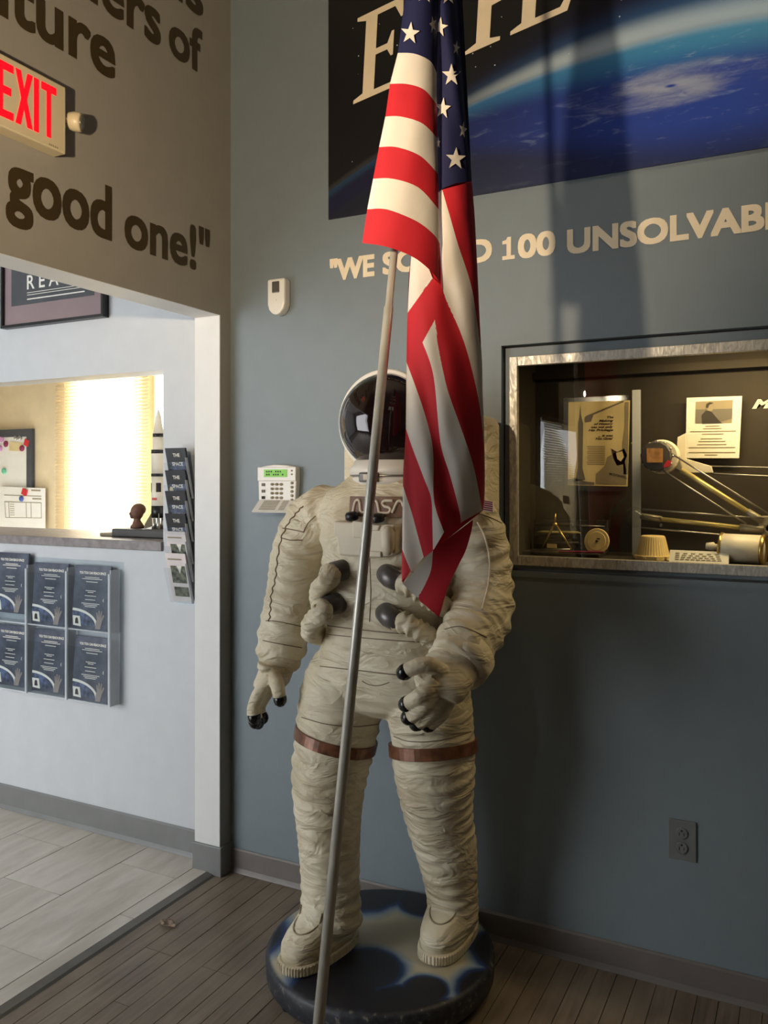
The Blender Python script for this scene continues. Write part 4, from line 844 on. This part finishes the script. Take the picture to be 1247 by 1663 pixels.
MB().box(nk+Vector((-.042, -.140, -.020)), nk+Vector((.020, -.124, .008))).build('latch', 'gunmetal', ng, bevel=.004)
MB().box(nk+Vector((-.026, -.143, -.014)), nk+Vector((.006, -.138, .003))).build('latch_plate', 'letter_cream', ng, bevel=.002)
# backpack
bp = MB().box((hc.x-.235, FY+.10, 1.02), (hc.x+.255, FY+.275, 1.70)).build('backpack', 'model_white', A, bevel=.03); bp.data.materials[0] = M['suit']
# chest pack and hoses
cy_ = FY-.205
def ch(px, py, b=.0): return onY(px, py, cy_-b)
bx_ = MB().prism([ch(541, 846), ch(619, 852), ch(641, 852), ch(643, 900), ch(620, 906), ch(549, 902), ch(546, 872), ch(541, 869)], (0, .12, 0)).build('chest_pack', 'model_cream', A, bevel=.006); bx_.data.materials[0] = M['pack_paint'] if 'pack_paint' in M else M['letter_cream']
MB().prism([ch(572, 846, .006), ch(592, 848, .006), ch(592, 874, .006), ch(573, 873, .006)], (0, .012, 0)).build('cover_flap', 'letter_cream', bx_, bevel=.002)
MB().prism([ch(600, 852, .006), ch(616, 853, .006), ch(613, 862, .006), ch(602, 862, .006)], (0, .012, 0)).build('cover_flap', 'letter_cream', bx_, bevel=.002)
MB().prism([ch(600, 895, .006), ch(618, 896, .006), ch(618, 905, .006), ch(600, 904, .006)], (0, .012, 0)).build('cover_flap', 'letter_cream', bx_, bevel=.002)
MB().tube([ch(630, 856, .008), ch(630, 864, .014), ch(630, 890, .014), ch(630, 899, .008)], [.010, .018, .018, .010], 20).build('side_bulge', 'letter_cream', bx_, True)
for px, py in ((572, 836), (614, 839)):
    p = ch(px, py, -.015); MB().lathe(p-Z_*.014, [(.016, 0), (.019, .003), (.019, .016), (.015, .021), (0, .022)], (.0, -.25, 1), 18).build('knob', 'black', bx_, True)
pn = [fg(566, 840, .165), fg(571, 808, .155), fg(615, 805, .168), fg(668, 806, .155), fg(668, 843, .165), fg(615, 841, .178)]
mb = MB(); g = []
def patch(u, v, lift=0.0):   # curved over the chest
    x = .72+.235*u; zz = 1.378+.062*v; yy = FY-.150-.010*(1-v)-.022*math.cos((u-.5)*2.2)-lift; return Vector((x, yy, zz))
P0 = fg(566, 838, .165); P1 = fg(666, 838, .165); PZ = (P0.z, fg(571, 806, .165).z)
def patch(u, v, lift=0.0): return Vector((P0.x+(P1.x-P0.x)*u, FY-.155-.022*math.cos((u-.5)*2.4)+.006*v-lift, PZ[0]+(PZ[1]-PZ[0])*v))
mb.sheet([[patch(k/12, v) for k in range(13)] for v in (0, .5, 1)]); mb.sheet([[patch(k/12, v, -.03) for k in range(13)] for v in (0, .5, 1)])
np_ = mb.build('name_patch', 'patch_brown', A, True)
def stroke(pts):
    c = crom([tuple(patch(u, v, .0015)) for u, v in pts], 8); m_ = MB().tube(c, .0042, 8); return m_
mb = MB(); parts = [[(.08, .2), (.11, .7), (.16, .82), (.20, .7), (.22, .3), (.26, .2), (.31, .3), (.35, .8)], [(.36, .2), (.42, .7), (.46, .8), (.50, .7), (.54, .2)], [(.74, .8), (.62, .8), (.585, .68), (.62, .53), (.69, .47), (.71, .33), (.67, .2), (.55, .2)], [(.74, .2), (.80, .7), (.84, .8), (.88, .7), (.93, .2)]]
for s_ in parts: stroke(s_).build('letter', 'letter_cream', np_, True)
for k, (px, py, side) in enumerate(((563, 924, -1), (551, 979, -1), (629, 931, 1), (627, 994, 1))):
    p = ch(px, py, -.035)
    cn = MB().lathe(p+Vector((0, .03, 0)), [(.036, -.02), (.037, 0), (.036, .02), (.029, .024)], (0, -1, 0), 28).build('hose_connector', 'steel' if side < 0 else 'gunmetal', A, True)
    d = Vector((-.55 if side < 0 else .25, -.62, -.12 if side < 0 else -.1)).normalized()
    MB().tube([p+Vector((0, .02, 0)), p+d*.012, p+d*.028+Vector((side*.012, 0, -.004)), p+d*.030+Vector((side*.030, .004, -.012)), p+d*.024+Vector((side*.040, .006, -.016))], [.030, .030, .030, .028, .026], 24).build('dome', 'gunmetal', cn, True)
    if side < 0: path = [p+d*.026+Vector((-.036, .006, -.014)), ch(px-26, py+14, .03), ch(px-42, py+30, -.01), ch(px-44, py+48, -.06), ch(px-30, py+52, -.14)]
    else: path = [p+d*.024+Vector((.036, .006, -.014)), ch(px+36, py+20, -.005), ch(px+62, py+36, -.03), ch(px+92, py+54, -.10), ch(px+100, py+60, -.2)]
    c = crom([tuple(q) for q in path], 12); MB().tube(c, .027, 24, 0, folds(.023, .011, 70+k)).build('hose', 'suit', cn, True)
# seams, found on the finished suit surface
dg = bpy.context.evaluated_depsgraph_get(); dg.update(); se = suit_o.evaluated_get(dg); AW = wloc(A)
def onsuit(px, py):
    r = ray(px, py).normalized(); ok, p, nrm, i = se.ray_cast(CAM-AW, r); return (p+nrm*.0006+AW) if ok else None
def seam(pts, mat, r=.0021, scal=0.0):
    c = crom(pts, 10); out = []
    for k, (a, b) in enumerate(c):
        p = onsuit(a+scal*math.sin(k*1.1), b)
        if p and (not out or (p-out[-1]).length < .06): out.append(p)
    if len(out) > 3: MB().tube(out, r, 6).build('seam', mat, A, True)
seam([(492, 822), (481, 834), (467, 852), (456, 878), (450, 912), (447, 941), (441, 965), (439, 990), (437, 1009)], 'seam_brown', .0022, 1.2)
seam([(459, 858), (474, 860), (493, 864)], 'seam_brown', .0016); seam([(456, 873), (472, 877), (491, 877)], 'seam_brown', .0016); seam([(493, 864), (500, 850), (512, 838)], 'seam_brown', .0016)
seam([(427, 1040), (450, 1045), (490, 1052)], 'seam_brown', .0014); seam([(432, 1008), (455, 1010), (500, 1020)], 'seam_brown', .0014)
seam([(532, 1016), (580, 1022), (640, 1028), (700, 1031)], 'seam_brown', .0015); seam([(530, 1030), (580, 1035), (640, 1040), (690, 1043)], 'seam_brown', .0013)
seam([(520, 1082), (584, 1089), (650, 1096), (690, 1092)], 'seam_brown', .0016); seam([(588, 1106), (600, 1112), (616, 1113), (632, 1108)], 'seam_brown', .0014)
seam([(490, 1165), (530, 1176), (575, 1180), (615, 1176)], 'seam_brown', .0014)
seam([(640, 1196), (665, 1204), (710, 1203), (765, 1188)], 'seam_brown', .0014); seam([(775, 848), (788, 875), (795, 913), (792, 952), (782, 990)], 'letter_cream', .0024)
seam([(722, 1022), (750, 1018), (790, 1035)], 'seam_brown', .0013); seam([(600, 906), (602, 960), (600, 1010)], 'seam_brown', .0012); seam([(760, 830), (790, 838), (815, 850)], 'seam_brown', .0014)
# flag patch
q0 = [fg(783, 812, .075), fg(800, 815, .06), fg(800, 832, .065), fg(783, 829, .08)]
fpch = MB().prism(q0, (0, .01, 0)).build('flag_patch', 'flag_white', A)
mb = MB()
for k in range(5):
    v0, v1 = k*.2, k*.2+.11; mb.prism([q0[0].lerp(q0[3], v0)-Y_*.001, q0[1].lerp(q0[2], v0)-Y_*.001, q0[1].lerp(q0[2], v1)-Y_*.001, q0[0].lerp(q0[3], v1)-Y_*.001], (0, -.0005, 0))
mb.build('patch_stripes', 'maroon', fpch)
# ------------------------------------------------------------------ flag on its pole
pa, pb = at(517, 1663, 1.66), at(640, 410, 1.95); dz = (pb-pa)/(pb.z-pa.z); foot = pa-dz*pa.z; top = foot+dz*3.17
F = empty('flag', foot, 'american flag hanging furled on a tall leaning metal pole', 'flag')
MB().tube([foot, foot+dz*1.90, foot+dz*1.905, top], [.0113, .0113, .0090, .0088], 24).build('pole', 'metal_pole', F, True)
MB().tube([foot, foot+dz*.03], [.014, .0135], 20).build('pole_foot', 'dark_rubber', F, True)
def interp(tab, y):
    if y <= tab[0][1]: return tab[0][0]
    for (x0, y0), (x1, y1) in zip(tab, tab[1:]):
        if y <= y1: return x0+(x1-x0)*(y-y0)/max(y1-y0, 1e-6)
    return tab[-1][0]
def poled(py): z_ = 1.5+(HOR-py)/FOC*1.96; p = foot+dz*max(z_, 0); return (p-CAM).dot(FW)
AL = [(700, -330), (672, -60), (663, 0), (646, 86), (633, 138), (626, 189), (615, 239), (607, 290), (596, 340), (588, 395)]
AR = [(722, -330), (711, -60), (710, 0), (709, 100), (709, 160), (710, 225), (712, 290), (713, 340), (714, 385), (713, 459), (718, 475)]
BL = [(710, -330), (706, -60), (706, 300), (700, 400), (668, 418), (662, 508), (660, 588), (658, 696), (654, 788), (652, 935), (679, 971), (713, 1003)]
BR = [(734, -330), (738, -60), (742, 0), (753, 150), (759, 225), (766, 295), (773, 394), (778, 500), (782, 600), (786, 700), (787, 800), (784, 829), (767, 846), (748, 912), (732, 940), (713, 1003)]
def base(py): return 1.865+.11*(1000-py)/1000
def dB(px, py):
    l, r = interp(BL, py), interp(BR, py); m_, h = (l+r)/2, max((r-l)/2, 4); t = max(-1, min(1, (px-m_)/h)); w_ = math.sqrt(1-t*t)
    k = px-.30*(py-400)
    f_ = .0055*math.sin(k/13.5)+.0018*math.sin(k/6.1+py/90)+.0012*math.sin(px/9+py/35)
    return base(py)-.045*w_+f_*w_
def dA(px, py):
    l, r = interp(AL, py), interp(AR, py); m_, h = (l+r)/2, max((r-l)/2, 4); t = max(-1, min(1, (px-m_)/h)); w_ = (1-t*t)**.5
    pd = min(poled(py)-.028, base(py)-.055)
    return pd-.026*w_+.0012*math.sin((px-m_)/11+py/60)*w_+.012*max(0, t)**2
cloth = MB()
def loftc(c1, c2, dfun, m, na=26, nb=10, off=0.0):
    def samp(c):
        L = [0]
        for a, b in zip(c, c[1:]): L.append(L[-1]+math.hypot(b[0]-a[0], b[1]-a[1]))
        out = []
        for k in range(na+1):
            s_ = L[-1]*k/na; j = 0
            while j < len(c)-2 and L[j+1] < s_: j += 1
            t = (s_-L[j])/max(L[j+1]-L[j], 1e-6); out.append((c[j][0]+(c[j+1][0]-c[j][0])*t, c[j][1]+(c[j+1][1]-c[j][1])*t))
        return out
    A_, B_ = samp(crom(c1, 5)), samp(crom(c2, 5))
    cloth.sheet([[at(a[0]+(b[0]-a[0])*j/nb, a[1]+(b[1]-a[1])*j/nb, dfun(a[0]+(b[0]-a[0])*j/nb, a[1]+(b[1]-a[1])*j/nb)+off) for j in range(nb+1)] for a, b in zip(A_, B_)], m)
z5 = lambda *q: [(500+a/3.1175, b/3.1175) for a, b in q]
z6 = lambda *q: [(500+a/2.5975, 380+b/2.5975) for a, b in q]
RED, WHT, BLU = 0, 1, 2
h0 = [(700, -330), (711, -332), (722, -330)]
h1 = z5((455, 268), (540, 272), (620, 310), (652, 370)); h2 = z5((415, 425), (500, 425), (590, 455), (652, 530)); h3 = z5((392, 590), (470, 590), (580, 625), (655, 700)); h4 = z5((360, 745), (450, 745), (570, 790), (658, 880))
h5 = z5((330, 905), (430, 905), (560, 950), (662, 1060)); h6 = z5((300, 1060), (400, 1060), (550, 1120), (640, 1190), (667, 1235)); h7 = z5((275, 1230), (400, 1250), (530, 1300), (620, 1370), (665, 1430), (680, 1480))
for a, b, m in ((h0, h1, BLU), (h1, h2, WHT), (h2, h3, RED), (h3, h4, WHT), (h4, h5, RED), (h5, h6, WHT), (h6, h7, RED)): loftc(a, b, dA, m)
# right lobe
k0 = [(710, -330), (734, -330)]; k1 = [(706, 316), (716, 308), (731, 301), (744, 297), (766, 295)]
loftc(k0, k1, dB, BLU, 26, 30)
c0 = [(766, 295), (770, 340), (773, 394), (778, 500), (781, 560)]; c1 = [(718, 308), (731, 353), (744, 398), (766, 468), (780, 561)]
c2 = [(706, 316), (708, 340), (710, 400), (719, 472), (754, 557), (777, 649), (786, 726)]
c1b = [(718, 308), (731, 353), (744, 398), (766, 468), (781, 561), (784, 650), (786, 727)]
c3a = [(719, 472), (754, 557), (777, 649), (786, 726), (787, 800), (784, 829)]; c3 = [(719, 472), (706, 519), (723, 619), (746, 688), (769, 757), (783, 829)]
c4a = [(706, 519), (723, 619), (746, 688), (769, 757), (783, 829)]; c4 = [(686, 556), (704, 611), (715, 718), (731, 773), (746, 830), (748, 849)]
c5 = [(660, 588), (685, 657), (700, 711), (704, 750), (705, 815), (721, 864)]; c5a = [(686, 556), (704, 611), (715, 718), (731, 773), (746, 830), (748, 849)]
c6 = [(659, 696), (669, 726), (688, 776), (700, 809), (702, 850), (703, 895)]
c7 = [(654, 788), (661, 810), (669, 834), (678, 868), (688, 905)]; c8 = [(653, 892), (658, 906), (667, 927)]
for a, b, m in ((c1, c0, RED), (c2, c1b, WHT), (c3, c3a, RED), (c4, c4a, WHT), (c5, c5a, RED)): loftc(a, b, dB, m, 40, 12)
loftc(c6, [(660, 588)]+c5[1:], dB, WHT, 40, 10); loftc(c7, c6, dB, RED, 36, 8); loftc(c8, c7, dB, WHT, 30, 8); loftc([(653, 892), (652, 935), (654, 947)], [(653, 892), (658, 906), (667, 927)], dB, RED, 16, 4)
loftc([(668, 414), (665, 450), (662, 508)], [(690, 420), (702, 451), (702, 452)], dB, WHT, 14, 8); loftc([(662, 508), (661, 545), (660, 588)], [(702, 450), (719, 472), (706, 519), (686, 556)], dB, RED, 20, 8)
loftc([(690, 420), (702, 451), (719, 472)], [(706, 316), (712, 400), (719, 472)], dB, RED, 20, 6, .006)
def dC(px, py): return base(py)-.048-.010*math.sin((px-660)/30)+.008*math.sin((px+py)/28)
loftc([(654, 948), (666, 960), (679, 971)], [(703, 894), (700, 925), (690, 950)], dC, WHT, 12, 10); loftc([(703, 893), (700, 925), (690, 950), (679, 971), (694, 986), (713, 1003)], [(768, 844), (766, 860), (757, 892), (745, 917), (728, 952), (713, 1003)], dC, RED, 24, 14)
nf = len(cloth.v)
fr = list(cloth.v); ff = list(cloth.f); fm = list(cloth.mi)
# stars
def star(px, py, r, rot, dfun, sx=1.0):
    i = len(cloth.v); pts = []
    for k in range(10):
        a = rot+PI*k/5; q = r if k % 2 == 0 else r*.40; x = px+q*math.sin(a)*sx; y = py-q*math.cos(a); pts.append((x, y))
    cloth.v.append(tuple(at(px, py, dfun(px, py)-.005)))
    for x, y in pts: cloth.v.append(tuple(at(x, y, dfun(x, y)-.005)))
    for k in range(10): cloth.face([i, i+1+k, i+1+(k+1) % 10], WHT)
for px, py, r, rot, d_, sx in ((666, 54, 19, .1, dA, .85), (690, -12, 18, .1, dA, .85), (703, 40, 15, -.2, dA, .4), (714, 44, 17, .15, dB, .8), (728, -8, 17, 0, dB, .8), (733, 122, 19, 0, dB, .85), (719, 176, 18, .1, dB, .75), (741, 78, 13, .2, dB, .45), (752, 211, 15, .2, dB, .45), (740, 258, 19, .05, dB, .9), (712, 232, 10, 0, dB, .3)): star(px, py, r, rot, d_, sx)
fl_ = cloth.build('flag_cloth', ['flag_red', 'flag_white', 'flag_blue'], F, True)
# rear side of the furled cloth
cloth = MB()
def dR(px, py):
    l, r = interp(BL, py), interp(BR, py); m_, h = (l+r)/2, max((r-l)/2, 4); t = max(-1, min(1, (px-m_)/h)); return base(py)+.035*math.sqrt(1-t*t)
loftc([(x, y) for x, y in BL[:10]], [(x, y) for x, y in BR[:12]], dR, RED, 60, 16)
cloth.build('rear_fold', ['flag_red', 'flag_white', 'flag_blue'], F, True)
# ------------------------------------------------------------------ bits on the floor
def leaf(px, py, s_, label):
    t = (1.5-.0)/((py-HOR)/FOC); p = CAM+ray(px, py)*t; p.z = 0; mb = MB(); r = random.Random(px); rows_ = []
    for j in range(6):
        a = j/5; wv = s_*.45*math.sin(PI*min(max(a, .05), .95)); rows_.append([p+Vector(((a-.5)*s_*1.3, (k-2)/2*wv, .0025+.012*abs(math.sin(3*a+k))*(s_/.05)+r.uniform(0, .003))) for k in range(5)])
    mb.sheet(rows_); o = mb.build('dry_leaf', 'leaf', smooth=False); s2 = o.modifiers.new('thick', 'SOLIDIFY'); s2.thickness = .0012; o.location.z = 0; tag(o, label, 'leaf', 'crumbs on the floor')
leaf(273, 1503, .05, 'larger curled brown leaf scrap on the wood floor'); leaf(127, 1561, .022, 'tiny leaf scrap beside the tile edge strip')
